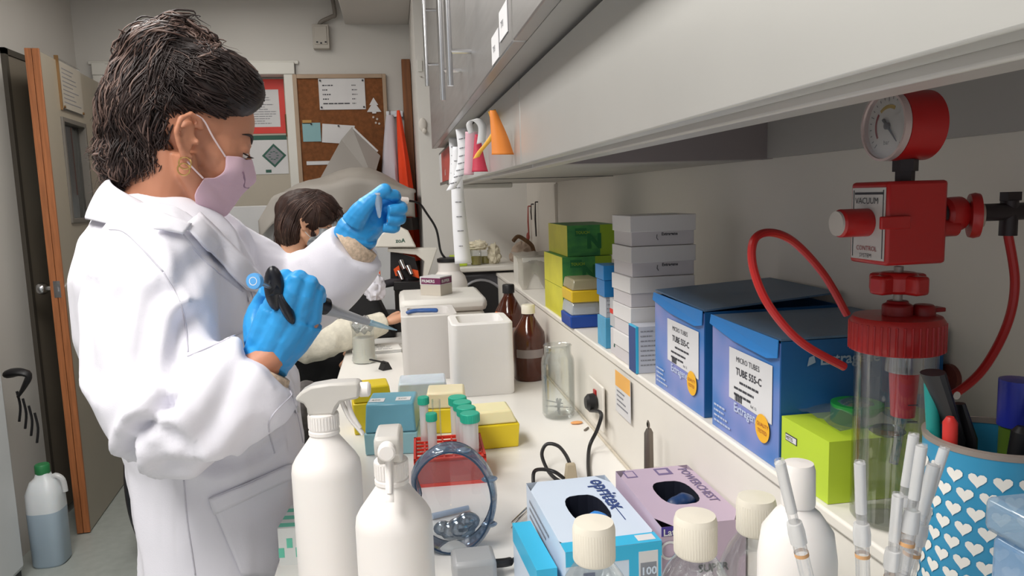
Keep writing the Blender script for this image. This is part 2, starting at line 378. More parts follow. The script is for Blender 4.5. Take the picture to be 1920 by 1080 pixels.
# ================================================================ WALL CABINETS
steel = mat('brushed_steel', 'a9a7a6', .33, .75, var=.08, scale=6, stretch=(1, 1, 14), det=5)
steel2 = mat('steel_flap', 'bfbeba', .4, .55, var=.06, scale=3, det=4)
greyb = mat('grey_board', '8d8484', .5, var=.03, scale=4); lightb = mat('light_grey_board', 'a9a6a2', .5, var=.03, scale=4)
YE = 2.82
units = [(-.6, .30), (.30, .95), (.95, 2.0), (2.0, YE)]
t = thing('wall_cabinet', 'tall brushed steel wall cabinets above the bench with bar handles', 'cabinet', (.38, 1.2, 1.594))
part('body', MB().box(.17, -.6, 1.597, .615, YE, 2.435), lightb, t, world=True)
def bar(y, z0, z1, d):
    h = MB(); h.cyl((.11, y, z0), (.11, y, z1), .006, n=14)
    for z in (z0 + .06, z1 - .06): h.cyl((.15, y, z), (.11, y, z), .0045, n=10)
    part('handle', h, chrome, d, world=True)
    return h
D = []
for a, b_ in ((-.6, .26), (.264, .90), (.904, 1.438), (1.442, 2.12), (2.124, YE)):
    D.append(part('door', MB().box(.15, a, 1.594, .168, b_, 2.43), steel, t, world=True, bevel=.002))
bar(1.36, 1.61, 2.1, D[2]); bar(1.56, 1.61, 2.1, D[3]); bar(2.18, 1.73, 2.0, D[4]); bar(.33, 1.7, 2.1, D[1])
# door labels
for y, z, lab in ((1.045, 1.596, 'small white printed label lower on the steel cabinet door'), (.965, 1.612, 'small white printed label upper right of its twin on the steel cabinet door')):
    b = MB(); b.box(-.001, -.034, 0, 0, .034, .038, m=0); b.text('TIPS', .012, XF((-.0013, .018, .014), rot=(PI / 2, 0, -PI / 2)), 1)
    solo('door_label', b, [wp, dink], lab, 'label', (.1495, y, z), smooth=0)
def lower(y0, y1, label, bottom):
    t = thing('flap_cabinet', label, 'cabinet', (.4, (y0 + y1) / 2, 1.457))
    b = MB(); b.box(.225, y0, 1.582, .615, y1, 1.592); b.box(.225, y1 - .016, 1.457, .615, y1, 1.582); b.box(.225, y0, 1.457, .615, y0 + .016, 1.582)
    part('body', b, greyb, t, world=True)
    part('back_panel', MB().box(.605, y0 + .016, 1.458, .617, y1 - .016, 1.582), lightb, t, world=True)
    if bottom:
        part('bottom_board', MB().box(.225, y0 + .016, 1.457, .605, y1 - .016, 1.47), lightb, t, world=True)
        part('seam_strip', MB().box(.225, 2.0, 1.4555, .605, 2.004, 1.457), dink, t, world=True)
    part('flap', MB().box(.2, y0 + .002, 1.458, .218, y1 - .002, 1.588), steel2, t, world=True, bevel=.0015)
    part('bottom_rail', MB().box(.218, y0 + .002, 1.452, .242, y1 - .002, 1.466), mat('rail_metal', 'b9b6b2', .35, .5), t, world=True, bevel=.002)
    return t
c1 = lower(-.6, 1.155, 'low steel flap cabinet nearest the camera, open underneath', False)
part('screw_hole', MB().cyl((.545, 1.137, 1.52), (.545, 1.139, 1.52), .006, n=12), mat('brass_plug', '8c7250', .4, .5), c1, world=True)
c2 = lower(1.157, YE, 'low steel flap cabinet farther along, hung with ribbons', True)
part('under_light', MB().box(.24, 2.62, 1.44, .42, 2.66, 1.457), trimw, c2, world=True, bevel=.004)
# ribbons and strips hanging on the flap
def ribbon(name, pts, wid, m, label, cat='ribbon', up=(0, 1, 0), txt=False):
    pts = smoothpath(pts, 6); b = MB(); rows = []
    for i, p in enumerate(pts):
        w2 = wid[0] + (wid[1] - wid[0]) * i / (len(pts) - 1); u = V(up).normalized() * w2 / 2
        rows.append([p - u, p + u])
    b.grid(rows)
    if txt:
        rr = random.Random(5)
        for i in range(3, len(pts) - 3, 2):
            p = pts[i]; u = V(up).normalized(); n = u.cross((pts[i + 1] - pts[i - 1]).normalized()) * .0015
            if n.dot(CAM - p) < 0: n = -n
            for s in ((-.35, -.05), (.0, rr.uniform(.1, .38))):
                a = p + u * wid[0] * s[0] + n; c = p + u * wid[0] * s[1] + n; d = V((0, 0, .0022)); b.add([a, c, c + d, a + d], [(0, 1, 2, 3)], m=1)
    return solo(name, b, [m, ink], label, cat, solid=.0008, smooth=60)
wpaper = mat('strip_paper', 'eeeef2', .6, var=.02)
Q_ = lambda pp, y: [P(x_, y_, y) for x_, y_ in pp]
ribbon('ribbon', Q_([(922, 207), (930, 238), (918, 262), (900, 284), (893, 296)], 1.40), (.016, .013), mat('yellow_orange_ribbon', 'f0b545', .5), 'yellow-orange ribbon twisting down in front of the steel flap', up=(1, .2, .3))
ribbon('ribbon', Q_([(924, 207), (930, 230), (937, 258), (943, 290)], 1.22), (.010, .040), mat('orange_ribbon', 'e88a3a', .5), 'orange ribbon widening toward its lower end on the steel flap', up=(1, .25, 0))
ribbon('ribbon', Q_([(884, 247), (882, 285), (879, 328)], 1.62), (.028, .022), mat('pink_ribbon', 'e7b9c4', .5), 'pale pink ribbon hanging between white and crimson strips', up=(1, .2, 0))
ribbon('ribbon', Q_([(895, 252), (897, 290), (900, 322)], 1.55), (.010, .036), mat('crimson_ribbon', 'c83a52', .5), 'crimson ribbon hanging low on the steel flap', up=(1, .2, 0))
ribbon('ribbon', Q_([(884, 250), (880, 232), (890, 224), (904, 236), (902, 268)], 1.5), (.012, .020), mat('white_ribbon', 'dcdcdc', .5), 'white fabric loop above the pink ribbon on the flap', up=(1, .3, .3))
ribbon('paper_strip', Q_([(850, 258), (852, 300), (850, 345)], 2.25), (.028, .028), wpaper, 'short printed white paper strip near the red frame on the flap', 'paper', up=(1, .1, 0), txt=True)
ribbon('paper_strip', Q_([(867, 240), (870, 285), (862, 325), (845, 356)], 1.9), (.036, .024), wpaper, 'curled white paper strip twisting away under the cabinet', 'paper', up=(1, .1, .2), txt=True)
ribbon('paper_strip', Q_([(857, 275), (857, 340), (862, 420), (869, 494)], 2.02), (.024, .048), wpaper, 'longest white printed paper strip hanging down to the far equipment', 'paper', up=(1, .1, 0), txt=True)
b = MB(); b.box(0, 0, 0, .004, .6, .13, m=0); b.box(-.002, .02, .01, 0, .56, .12, m=1); b.box(-.0025, .42, .01, -.002, .56, .12, m=2); b.text('LAB', .03, XF((-.003, .25, .03), rot=(PI / 2, 0, -PI / 2)), 2)
solo('red_sign', b, [mat('sign_frame', '77736f', .4, .5), mat('sign_red', 'b4473f', .45, var=.08), wp], 'framed red and white sign at the far end of the flap cabinets', 'sign', (.192, 2.5, 1.462), smooth=0)
# white hook plate and items by the end wall
b = MB(); b.box(0, 0, 0, .02, .006, .05); b.cyl((.01, 0, -.02), (.01, -.01, -.02), .004, n=8)
solo('light_switch', b, trimw, 'narrow white switch on the end wall beside the steel cabinets', 'switch', (.135, 3.443, 1.98))
b = MB(); b.ell((0, 0, 0), (.018, .012, .03)); b.ell((.006, -.01, -.03), (.01, .01, .012))
solo('putty_lump', b, wallr, 'white adhesive hook lump on the end wall below the switch', 'hook', (.145, 3.44, 1.745))
# ================================================================ BENCH ITEMS
B = .9; L = 1.0965
hdpe = mat('white_hdpe', 'ebe6e2', .42, var=.015, sss=.05)
hdpe_t = mat('milky_plastic', 'dad6d0', .3, var=.02, trans=.3, ior=1.3)
milk = thin('milky_clear', (.93, .94, .95), .1, .15, milk=.55)
clear = thin('clear_plastic', (.97, .98, .98), .04, .04)
glass = thin('clear_glass', (.96, .975, .97), .05, .01)
# ---- spray bottles
def spray(name, label, loc, rz, s=1.0):
    t = thing(name, label, 'spray bottle', loc, rz, 'white spray bottles')
    b = MB(); b.lathe([(0, 0), (.036, 0), (.0405, .004), (.0415, .012), (.0415, .186), (.0403, .195), (.036, .203), (.0235, .220), (.0178, .228), (.0165, .236), (.0165, .24)], 48)
    part('bottle', b, hdpe, t, smooth=50)
    b = MB(); b.lathe([(.0185, .232), (.0185, .236), (.0175, .237), (.0175, .2385), (.018, .239), (.018, .2565), (.0165, .258)], 40)
    for k in range(32):
        a = 2 * PI * k / 32; b.cyl((.018 * math.cos(a), .018 * math.sin(a), .24), (.018 * math.cos(a), .018 * math.sin(a), .255), .0006, n=5)
    part('collar', b, hdpe, t)
    # head: nozzle to local +x
    b = MB()
    prof = [(-.016, .257), (.015, .257), (.019, .266), (.024, .272), (.046, .276), (.048, .291), (.044, .296), (.012, .296), (-.010, .293), (-.022, .287), (-.030, .279), (-.028, .276), (-.020, .272), (-.0165, .266)]
    b.prism([(x, z) for x, z in prof], .026, Matrix(((1, 0, 0, 0), (0, 0, -1, .013), (0, 1, 0, 0), (0, 0, 0, 1))))
    part('trigger_head', b, hdpe_t, t, bevel=.004, smooth=40)
    b = MB(); b.lathe([(.009, 0), (.009, .010), (.007, .012), (.002, .012)], 20, XF((.046, 0, .284), z=(1, 0, 0)))
    part('nozzle', b, hdpe, t)
    b = MB(); b.tube(smoothpath([(.022, 0, .276), (.026, 0, .262), (.033, 0, .247), (.044, 0, .232), (.046, 0, .228)], 5), [.0045] * 21, 10, flat=.6, up=(1, 0, 0))
    b.tube(smoothpath([(.030, 0, .276), (.032, 0, .262), (.036, 0, .25), (.043, 0, .236)], 5), .003, 8)
    part('trigger', b, hdpe, t, smooth=50)
    if s != 1: t.scale = (s, s, s)
    return t
spray('spray_bottle', 'left one of two white spray bottles, its nozzle pointing right', (-.0975, .89, B), -.12)
spray('spray_bottle', 'nearer and lower white spray bottle, its nozzle pointing at the camera', (-.0165, .74, B), -PI / 2 - .05, .955)
# ---- tip boxes
def tipbox(label, loc, rz, w, d, hb, hl, base, lid, taper=.004, rack=None, labels=0, grp='pipette tip boxes'):
    t = thing('tip_box', label, 'tip box', loc, rz, grp)
    b = MB(); b.box(-w / 2, 0, 0, w / 2, d, hb, taper=-taper * .3); part('base', b, base, t, bevel=.003)
    b = MB(); b.box(-w / 2 + .001, .001, hb + .0005, w / 2 - .001, d - .001, hb + hl, taper=taper); part('lid', b, lid, t, bevel=.004)
    if rack:
        b = MB(); b.box(-w / 2 + .006, .006, hb - .002, w / 2 - .006, d - .006, hb + .004)
        for i in range(8):
            for j in range(5): b.cyl((-w / 2 + .014 + i * (w - .028) / 7, .014 + j * (d - .028) / 4, hb), (-w / 2 + .014 + i * (w - .028) / 7, .014 + j * (d - .028) / 4, hb + hl * .55), .0032, n=8)
        part('tip_rack', b, rack, t)
    if labels:
        for k, (x, y) in enumerate(((-w * .28, d * .3), (w * .22, d * .35))):
            b = MB(); b.box(x - .014, y - .012, hb + hl + .0003, x + .016, y + .014, hb + hl + .0008); b.text('200', .012, XF((x - .010, y - .004, hb + hl + .0009)), 1)
            part('label', b, [wp, grn], t, smooth=0)
    return t
teal = mat('teal_plastic', '6ba7bb', .3, var=.05, scale=15, sss=.1); yel = mat('yellow_plastic', 'e6cc25', .35, var=.04); blu = mat('sky_blue_plastic', '54a7dc', .35, var=.05)
ylid = mat('yellowish_lid', 'ece3b4', .3, var=.04, sss=.3); blid = mat('bluish_lid', 'd5e2ee', .25, var=.06, scale=30, sss=.3)
creaml = mat('cream_lid', 'eee2bd', .35, var=.04, sss=.3)
tipbox('large translucent teal tip box with two white stickers on its lid', (-.030, 1.452, B), -.12, .105, .10, .045, .06, mat('pale_teal_base', '8fbdc6', .3, var=.03), teal, labels=1)
tipbox('yellow tip box mostly hidden behind the teal one', (-.068, 1.60, B), .1, .085, .08, .07, .035, yel, yel)
tipbox('sky blue tip box with a frosted lid before the foam boxes', (.043, 1.70, B), -.05, .12, .10, .045, .035, blu, blid)
tipbox('cream-lidded yellow tip box behind the green-capped tubes', (.088, 1.56, B), -.1, .09, .085, .055, .035, yel, creaml)
tipbox('low yellow tip box with a clear lid, rightmost on the worktop', (.178, 1.436, B), .03, .098, .09, .05, .026, yel, ylid, taper=.010)
# ---- red tube rack
redp = mat('red_wire_plastic', 'dc3c2c', .35, var=.05); redt = thin('red_clear', (.95, .45, .42), .08, .1, milk=.45, mcol='d84a44')
t = thing('tube_rack', 'red plastic rack holding green-capped tubes', 'tube rack', (.075, 1.265, B), -.03)
b = MB()
for i in range(8): b.box(-.062 + i * .0171, .0, .046, -.059 + i * .0171, .125, .050)
for j in range(7): b.box(-.062, .0 + j * .0203, .046, .063, .003 + j * .0203, .050)
for z in (.0, .046):
    for y in (0, .122): b.box(-.064, y, z, .065, y + .004, z + .006)
    for x in (-.064, .061): b.box(x, 0, z, x + .004, .126, z + .006)
for x in (-.064, .060):
    for y in (0, .121): b.box(x, y, 0, x + .005, y + .005, .05)
part('frame', b, redp, t)
b = MB(); b.box(-.060, .001, .004, .061, .002, .046); b.box(-.062, .004, .004, -.061, .12, .046); b.box(.061, .004, .004, .062, .12, .046); b.box(-.06, .004, .003, .06, .12, .0045)
part('side_panels', b, redt, t)
gcap = mat('mint_cap', '2fb496', .35, var=.04)
def falcon(label, x, y, r, h, cr, ch):
    t = thing('centrifuge_tube', label, 'tube', (x, y, B + .006), 0, 'green-capped centrifuge tubes')
    b = MB(); b.lathe([(.001, 0), (r * .55, h * .1), (r, h * .17), (r, h)], 24, cap=False); part('tube', b, milk, t)
    b = MB(); b.lathe([(cr, 0), (cr, ch * .93), (cr * .94, ch), (0, ch)], 28, XF((0, 0, h - ch * .7)))
    for k in range(28):
        a = 2 * PI * k / 28; b.cyl((cr * math.cos(a), cr * math.sin(a), h - ch * .65), (cr * math.cos(a), cr * math.sin(a), h + ch * .2), .0006, n=4)
    part('cap', b, gcap, t)
falcon('front large green-capped tube in the red rack', .116, 1.292, .0145, .112, .0175, .016)
falcon('second large green-capped tube, directly behind the front one', .113, 1.332, .0145, .112, .0175, .016)
falcon('third large green-capped tube in the row going back', .109, 1.37, .0145, .112, .0175, .016)
falcon('rearmost large green-capped tube of the row', .103, 1.408, .0145, .112, .0175, .016)
falcon('slim green-capped tube at the left front of the red rack', .047, 1.30, .0082, .115, .0098, .014)
falcon('tall slim green-capped tube at the far left corner of the rack', .036, 1.378, .0085, .125, .0105, .014)
b = MB(); b.lathe([(.001, 0), (.006, .015), (.0085, .02), (.0085, .12), (.0085, .12)], 20, cap=False)
solo('open_tube', b, clear, 'uncapped slim clear tube standing between the green-capped ones', 'tube', (.060, 1.385, B + .006))
# ---- goggles
gg = thin('smoke_blue', (.62, .72, .82), .14, .05, milk=.25, mcol='7f97b4'); gdark = mat('dark_blue_rim', '2a3f58', .25, var=.1)
t = thing('safety_goggles', 'grey-blue transparent safety goggles standing on end by the spray bottles', 'goggles', (.075, 1.02, B))
cen = P(846, 938, 1.02) - V((.075, 1.02, B)); rows1 = []; rim = []; n = 48
nrm = V((-.1, -1, .05)).normalized(); U = V((1, -.1, 0)).normalized(); W = U.cross(nrm); W = W if W.z > 0 else -W
def gpt(a, rx, rz, dpt, notch=0):
    c_, s_ = math.cos(a), math.sin(a)
    k = 1 - notch * math.exp(-((a - PI) ** 2) / .12)
    return cen + U * (rx * c_ * k) + W * (rz * s_) - nrm * dpt
for rx, rz, dp in ((.058, .074, -.012), (.064, .079, -.006), (.066, .081, .012), (.060, .076, .035)):
    rows1.append([gpt(2 * PI * i / n, rx, rz, dp, .25) for i in range(n + 1)])
b = MB(); b.grid(rows1); part('frame', b, gg, t, solid=.0016)
b = MB(); b.tube([gpt(2 * PI * i / n, .058, .074, -.012, .25) for i in range(n + 1)], .0014, 6, cap=False); b.tube([gpt(2 * PI * i / n, .060, .076, .035, .25) for i in range(n + 1)], .001, 6, cap=False)
part('rim', b, gdark, t)
b = MB(); rows = [[gpt(2 * PI * i / n, .057 * k, .073 * k, -.012 - .006 * (1 - k * k), .25 * k) for i in range(n + 1)] for k in (1, .8, .55, .3, .02)]
b.grid(rows); part('lens', b, thin('goggle_lens', (.86, .91, .96), .05, .02), t)
b = MB()
for a, r_ in ((-1.2, .022), (-.85, .018), (-1.6, .018), (-2.0, .014)): b.ell(gpt(a, .034, .05, .012), (r_, r_ * .6, r_ * .8), nu=16, nv=8)
part('nose_piece', b, thin('crinkled_clear', (.7, .78, .86), .35, .12, milk=.2, mcol='8899aa'), t)
b = MB()
for a in (1.75, 1.25, .4, -.5): b = MB(); b.ell(gpt(a, .061, .077, -.004), (.012, .006, .005), nu=12, nv=8); part('vent', b, mat('silver_blue', '8d9db0', .2, .6), t)
# ---- power block and cables by goggles
blk = mat('black_rubber', '1d1c1e', .45, var=.1)
t = thing('power_plug', 'small grey plug block with a black cable at the foot of the goggles', 'plug', (.082, .93, B))
b = MB(); b.box(-.03, -.02, 0, .028, .03, .035); part('block', b, mat('grey_plug', 'a8a9ab', .35, var=.05), t, bevel=.006)
b = MB(); b.tube(smoothpath([(.028, .005, .018), (.05, .01, .016), (.07, .03, .015), (.095, .07, .006), (.11, .10, .004)], 6), [.006] * 7 + [.003] * 18, 10); part('cable', b, blk, t)
solo('tweezers', MB().tube([(0, 0, .008), (.03, .035, .012), (.055, .07, .004)], [.0015, .003, .0015], 8).tube([(-.002, -.008, .003), (.03, .033, .010)], [.001, .0025], 8), chrome, 'steel tweezers lying on the worktop beside the goggles', 'tweezers', (.155, 1.075, B))
solo('pen', MB().cyl((0, 0, .006), (.06, .02, .006), .005, .004), mat('pale_blue_pen', 'a9b9cf', .3), 'pale blue pen lying behind the goggles', 'pen', (.035, 1.13, B))
b = MB(); b.box(-.03, -.035, 0, .02, .045, .055, m=0)
for k in range(3): b.box(-.0305 + .012 * k, -.0356, .012 + .014 * (k % 2), -.0225 + .012 * k, -.035, .026 + .014 * (k % 2), m=1); b.box(-.03, -.03 + .025 * k, .0551, .018, -.018 + .025 * k, .0554, m=1)
solo('small_carton', b, [mat('white_card', 'e4e6e3', .5), mat('mint_print', '6fceb2', .5)], 'small white carton with mint green print at the worktop edge', 'box', (-.152, 1.06, B), -.1, smooth=0)
# ---- glove boxes
def glovebox(label, loc, rz, w, d, h, mats, top, glove, front):
    t = thing('glove_box', label, 'glove box', loc, rz, 'glove boxes on the worktop')
    b = MB(); hx0, hx1, hy0, hy1 = -.028, .030, .30 * d, .72 * d
    n = 20; oval = []
    for i in range(n):
        a = 2 * PI * i / n; c_, s_ = math.cos(a), math.sin(a)
        oval.append((0.001 + .026 * math.copysign(abs(c_) ** .6, c_), (hy0 + hy1) / 2 + (hy1 - hy0) / 2 * math.copysign(abs(s_) ** .8, s_)))
    sq = []
    for i in range(n):
        a = 2 * PI * i / n; c_, s_ = math.cos(a), math.sin(a); k = 1 / max(abs(c_), abs(s_))
        sq.append((w / 2 * c_ * k, d / 2 + d / 2 * s_ * k))
    corner = [(w / 2, d), (-w / 2, d), (-w / 2, 0), (w / 2, 0)]
    vs = [(x, y, h) for x, y in oval] + [(x, y, h) for x, y in sq] + [(x, y, h - .03) for x, y in oval]
    b.add(vs, [(i, (i + 1) % n, n + (i + 1) % n, n + i)[::-1] for i in range(n)], m=0); b.add([(x, y, h - .0008) for x, y in oval] + [(x, y, h - .03) for x, y in oval], [(i, (i + 1) % n, n + (i + 1) % n, n + i) for i in range(n)], m=3)
    for (x, y), (x2, y2) in zip(corner, corner[1:] + corner[:1]):
        b.add([(x, y, 0), (x2, y2, 0), (x2, y2, h), (x, y, h)], [(0, 1, 2, 3)], m=0)
    b.add([(x, y, 0) for x, y in corner], [(0, 1, 2, 3)], m=0)
    b.add([(x, y, h - .03) for x, y in oval], [tuple(range(n))], m=3)
    top(b, w, d, h); front(b, w, d, h)
    part('carton', b, mats, t, smooth=0)
    b = MB(); rr = random.Random(1)
    b.tube(smoothpath([(-.022, hy0 + .015, h - .02), (-.005, hy0 + .02, h - .006), (.012, hy0 + .022, h - .004), (.024, hy0 + .03, h - .014)], 5), [.006, .008, .009, .011, .012, .011, .010, .011, .012, .011, .01, .009, .008, .007, .006, .005], 10, flat=.7)
    b.tube(smoothpath([(-.024, hy1 - .03, h - .024), (-.02, hy0 + .03, h - .02), (0, hy0 + .03, h - .022)], 5), .006, 8)
    part('glove', b, glove, t, smooth=60)
    return t
def front_face(b, w, x0, z0, x1, z1, m, dy=.0004): b.box(x0, -dy, z0, x1, -dy / 2, z1, m=m)
FR = lambda x, z: XF((x, -.0009, z), rot=(PI / 2, 0, 0))
def top1(b, w, d, h):
    b.box(-w / 2, 0, h + .0002, w / 2, .024, h + .0004, m=1)
    b.text('opritex', .034, XF((.030, d * .93, h + .0006), rot=(0, 0, -PI / 2)), 2, bold=.02); b.box(.030, d * .90, h + .0004, .034, d * .45, h + .0005, m=2) if 0 else None
    b.box(.0365, d * .30, h + .0003, .038, d * .9, h + .0004, m=2)
    b.box(.032, -.0003 + .006, h + .0005, .054, .020, h + .0007, m=4)
def fr1(b, w, d, h):
    front_face(b, w, -w / 2, h - .018, w / 2, h, 1); front_face(b, w, .018, 0, w / 2 - .001, h - .018, 1)
    front_face(b, w, -.038, h - .045, -.024, h - .028, 2, .0008)
    front_face(b, w, .030, h - .047, .054, h - .010, 4, .0008); front_face(b, w, .032, h - .044, .052, h - .024, 5, .0010); b.text('100', .0135, FR(.031, h - .039) @ XF((.001, 0, .0004)), 0, bold=.03)
    b.text('GLOVES', .010, FR(-.014, h - .075), 2)
    b.add([(-w / 2 - .0005, .01, .02), (-w / 2 - .0005, d - .02, .02), (-w / 2 - .0005, d - .02, .03), (-w / 2 - .0005, .01, .03)], [(0, 1, 2, 3)], m=2)
    lines(b, XF((-w / 2 - .0006, d * .9, h - .02), rot=(PI / 2, 0, -PI / 2)), d * .8, 6, .004, m=5, gap=.011)
card_lb = mat('pale_blue_card', 'cfdbea', .45, var=.02); cyan = mat('cyan_print', '3bb4dd', .4, var=.03); navy = mat('navy_print', '33487e', .5); hole = mat('slot_shade', '0c1224', .8); gblue = mat('nitrile_blue', '2f86d8', .4, var=.08, scale=20)  # glove slot walls and floor: shade inside the carton is put into the near-black colour
glovebox('pale blue glove box with a blue glove at its slot, nearest bottles', (.234, .79, B), .035, .118, .215, .099, [card_lb, cyan, navy, hole, wp, mat('grey_print', '8a8d96', .6)], top1, gblue, fr1)
card_p = mat('mauve_card', 'b9a6b8', .5, var=.03); pur = mat('purple_print', '4a3a8e', .5); pgrey = mat('violet_grey_print', '6d5f86', .6)
def top2(b, w, d, h):
    b.text('POWERCHEST', .018, XF((.034, d * .93, h + .0006), rot=(0, 0, -PI / 2)), 2, bold=.01)
    b.box(-.046, d * .84, h + .0002, -.03, d * .97, h + .0004, m=2); b.box(-.044, d * .855, h + .0004, -.032, d * .955, h + .0006, m=0)
    b.box(.0, d * .84, h + .0002, .022, d * .97, h + .0004, m=2); b.box(.003, d * .87, h + .0004, .017, d * .94, h + .0006, m=0)
def fr2(b, w, d, h):
    front_face(b, w, -w / 2, h - .012, -.024, h, 1); b.text('Lat', .012, FR(-.052, h - .011), 4, bold=.02)
    b.text('SUPER', .014, FR(-.008, h - .062), 5, bold=.03); lines(b, FR(-.01, h - .078), .05, 2, .003, m=2, gap=.008)
    b.lathe([(.012, 0), (.009, 0)], 20, FR(-.044, h - .03), 4, cap=False)
gb2 = glovebox('mauve glove box with a dark slot, against the backsplash', (.3495, .80, B), .0, .108, .185, .112, [card_p, pur, pgrey, hole, wp, dink], top2, mat('nitrile_navy', '16345f', .4, var=.1), fr2)
t = thing('glove_box', 'narrow blue and white carton standing left of the glove boxes', 'box', (.155, .80, B), .06)
b = MB(); b.box(-.012, 0, 0, .012, .13, .075, m=0); b.box(-.0125, -.0005, .05, .0125, .13, .0755, m=1); part('carton', b, [card_lb, cyan], t, smooth=0)
# ---- clear bottles with white caps
capm = mat('ivory_cap', 'e6dfd0', .45, var=.02)
def cbottle(label, x, y, h=.19):
    t = thing('lab_bottle', label, 'bottle', (x, y, B), 0, 'clear bottles with ivory caps')
    b = MB(); b.lathe([(.02, .001), (.035, .002), (.038, .006), (.038, h - .055), (.036, h - .045), (.027, h - .024), (.0175, h - .010), (.0165, h - .005), (.0165, h)], 40, cap=False); part('bottle', b, glass, t, smooth=60)
    b = MB(); b.lathe([(.0, .003), (.036, .003), (.0368, .008), (.0368, h - .075), (0, h - .075)], 32); part('liquid', b, thin('water', (.93, .95, .96), .06, .02), t)
    b = MB(); b.lathe([(.018, h - .008), (.0195, h - .006), (.0195, h + .024), (.018, h + .029), (0, h + .030)], 40); 
    for k in range(48):
        a = 2 * PI * k / 48; b.cyl((.0193 * math.cos(a), .0193 * math.sin(a), h - .005), (.0193 * math.cos(a), .0193 * math.sin(a), h + .023), .0004, n=4)
    part('cap', b, capm, t, smooth=50)
cbottle('clear bottle with an ivory cap in front of the pale blue glove box', .166, .625, .182)
cbottle('clear bottle with an ivory cap in front of the mauve glove box', .258, .61, .186)
cbottle('clear ivory-capped bottle set back beside the white bottle', .346, .665, .172)
t = thing('plastic_bottle', 'opaque white plastic bottle between clear bottles and vacuum jar', 'bottle', (.312, .53, B))
b = MB(); b.lathe([(0, 0), (.028, 0), (.031, .004), (.031, .21), (.028, .232), (.018, .247), (.0125, .252), (.0120, .256)], 40); part('bottle', b, hdpe, t, smooth=50)
part('cap', MB().lathe([(.0130, .254), (.0135, .256), (.0130, .284), (.0115, .289), (0, .290)], 36), hdpe, t)
# ---- pipettes in a jar
t = thing('pipette_jar', 'clear jar at the lower right holding tall wrapped pipettes', 'jar', (.287, .40, B))
part('jar', MB().lathe([(.02, .001), (.046, .002), (.048, .01), (.048, .13), (.046, .13), (.046, .012), (.02, .004)], 40, cap=False), clear, t)
pg = mat('orange_mark', 'd0a070', .5)
def pip(label, top, bot, r=.0042, mm=clear):
    top = V(top); bot = V(bot); d = (top - bot).normalized(); Ln = (top - bot).length
    t = thing('serological_pipette', label, 'pipette', bot, 0, 'plastic pipettes in the clear jar')
    b = MB(); b.lathe([(.0012, 0), (.0025, .012), (r, .03), (r, Ln * .86), (r * .75, Ln * .88), (r * .75, Ln)], 14, XF(z=d), cap=False); part('barrel', b, thin('pipette_clear', (.97, .97, .97), .10, .05, milk=.16), t)
    b = MB(); b.lathe([(r * .8, Ln * .9), (r * .8, Ln * .995), (0, Ln)], 12, XF(z=d)); b.lathe([(r * 1.2, Ln * .84), (r * 1.25, Ln * .86), (r * 1.1, Ln * .88)], 14, XF(z=d)); part('mouthpiece', b, thin('milky_mouth', (.97, .97, .97), .10, .08, milk=.55), t)
    b = MB(); b.lathe([(r * 1.06, Ln * .815), (r * 1.06, Ln * .822)], 14, XF(z=d), cap=False); part('marking', b, pg, t); b = MB()
    for k in range(9): b.lathe([(r * 1.05, Ln * (.5 + .03 * k)), (r * 1.05, Ln * (.5 + .03 * k) + .0007)], 14, XF(z=d), m=1, cap=False)
    part('graduation', b, [pg, dink], t)
pip('leftmost pipette, leaning left out of the jar', P(1461, 862, .40), (.31, .40, .905))
pip('upright pipette just right of the leftmost one', P(1612, 864, .40), (.29, .39, .905))
pip('tallest pipette of the right-hand cluster', P(1714, 812, .41), (.27, .40, .905))
pip('second pipette of the cluster, just in front of the tallest', P(1729, 832, .39), (.265, .385, .905))
pip('pipette with a thick white end in the right-hand cluster', P(1752, 868, .40), (.262, .41, .905), .005)
pip('rightmost pipette of the cluster, touching the heart cup in view', P(1772, 838, .42), (.25, .425, .905))
pip('short pipette in the cluster, left of the tallest', P(1684, 925, .39), (.30, .415, .905))
# tall blue translucent tower at lower right
t = thing('tip_tower', 'tall translucent blue plastic box at the right edge of view', 'box', (.337, .30, B))
part('case', MB().box(-.035, -.03, 0, .035, .03, .325, taper=.002), thin('blue_haze', (.72, .84, .96), .1, .1, milk=.4, mcol='8fb8e0'), t, bevel=.004)
part('lid', MB().box(-.036, -.031, .3255, .036, .031, .345), thin('blue_haze2', (.8, .9, .98), .12, .1, milk=.35, mcol='b0cfe8'), t, bevel=.004)
# ---- heart cup
CX, CY, CR, CH = .428, .462, .047, .128
t = thing('pen_cup', 'blue cup patterned with white hearts, standing on the ledge', 'cup', (CX, CY, L))
b = MB(); b.lathe([(.0, 0), (CR, 0), (CR, CH), (CR - .0025, CH), (CR - .0025, .003), (0, .003)], 64, m=0)
b.lathe([(CR + .0004, CH - .004), (CR + .001, CH), (CR - .003, CH + .0005), (CR - .003, CH - .004)], 64, m=2, cap=False)
def heart(n=18):
    return [(.0058 * 16 * math.sin(a) ** 3 / 16, .0058 * (13 * math.cos(a) - 5 * math.cos(2 * a) - 2 * math.cos(3 * a) - math.cos(4 * a)) / 16) for a in [2 * PI * i / n for i in range(n)]]
hp = heart(); nc = 20; row = 0; z = .008
while z < CH - .008:
    for k in range(nc):
        a0 = 2 * PI * (k + .5 * (row % 2)) / nc
        b.add([((CR + .0006) * math.cos(a0 + x / CR), (CR + .0006) * math.sin(a0 + x / CR), z + y) for x, y in hp], [tuple(range(len(hp)))], m=1)
    z += .0125; row += 1
part('cup', b, [mat('heart_blue', '2f87ae', .4, var=.05), mat('heart_white', 'dedbd4', .5), mat('grey_rim', '8b8078', .4)], t, smooth=30)
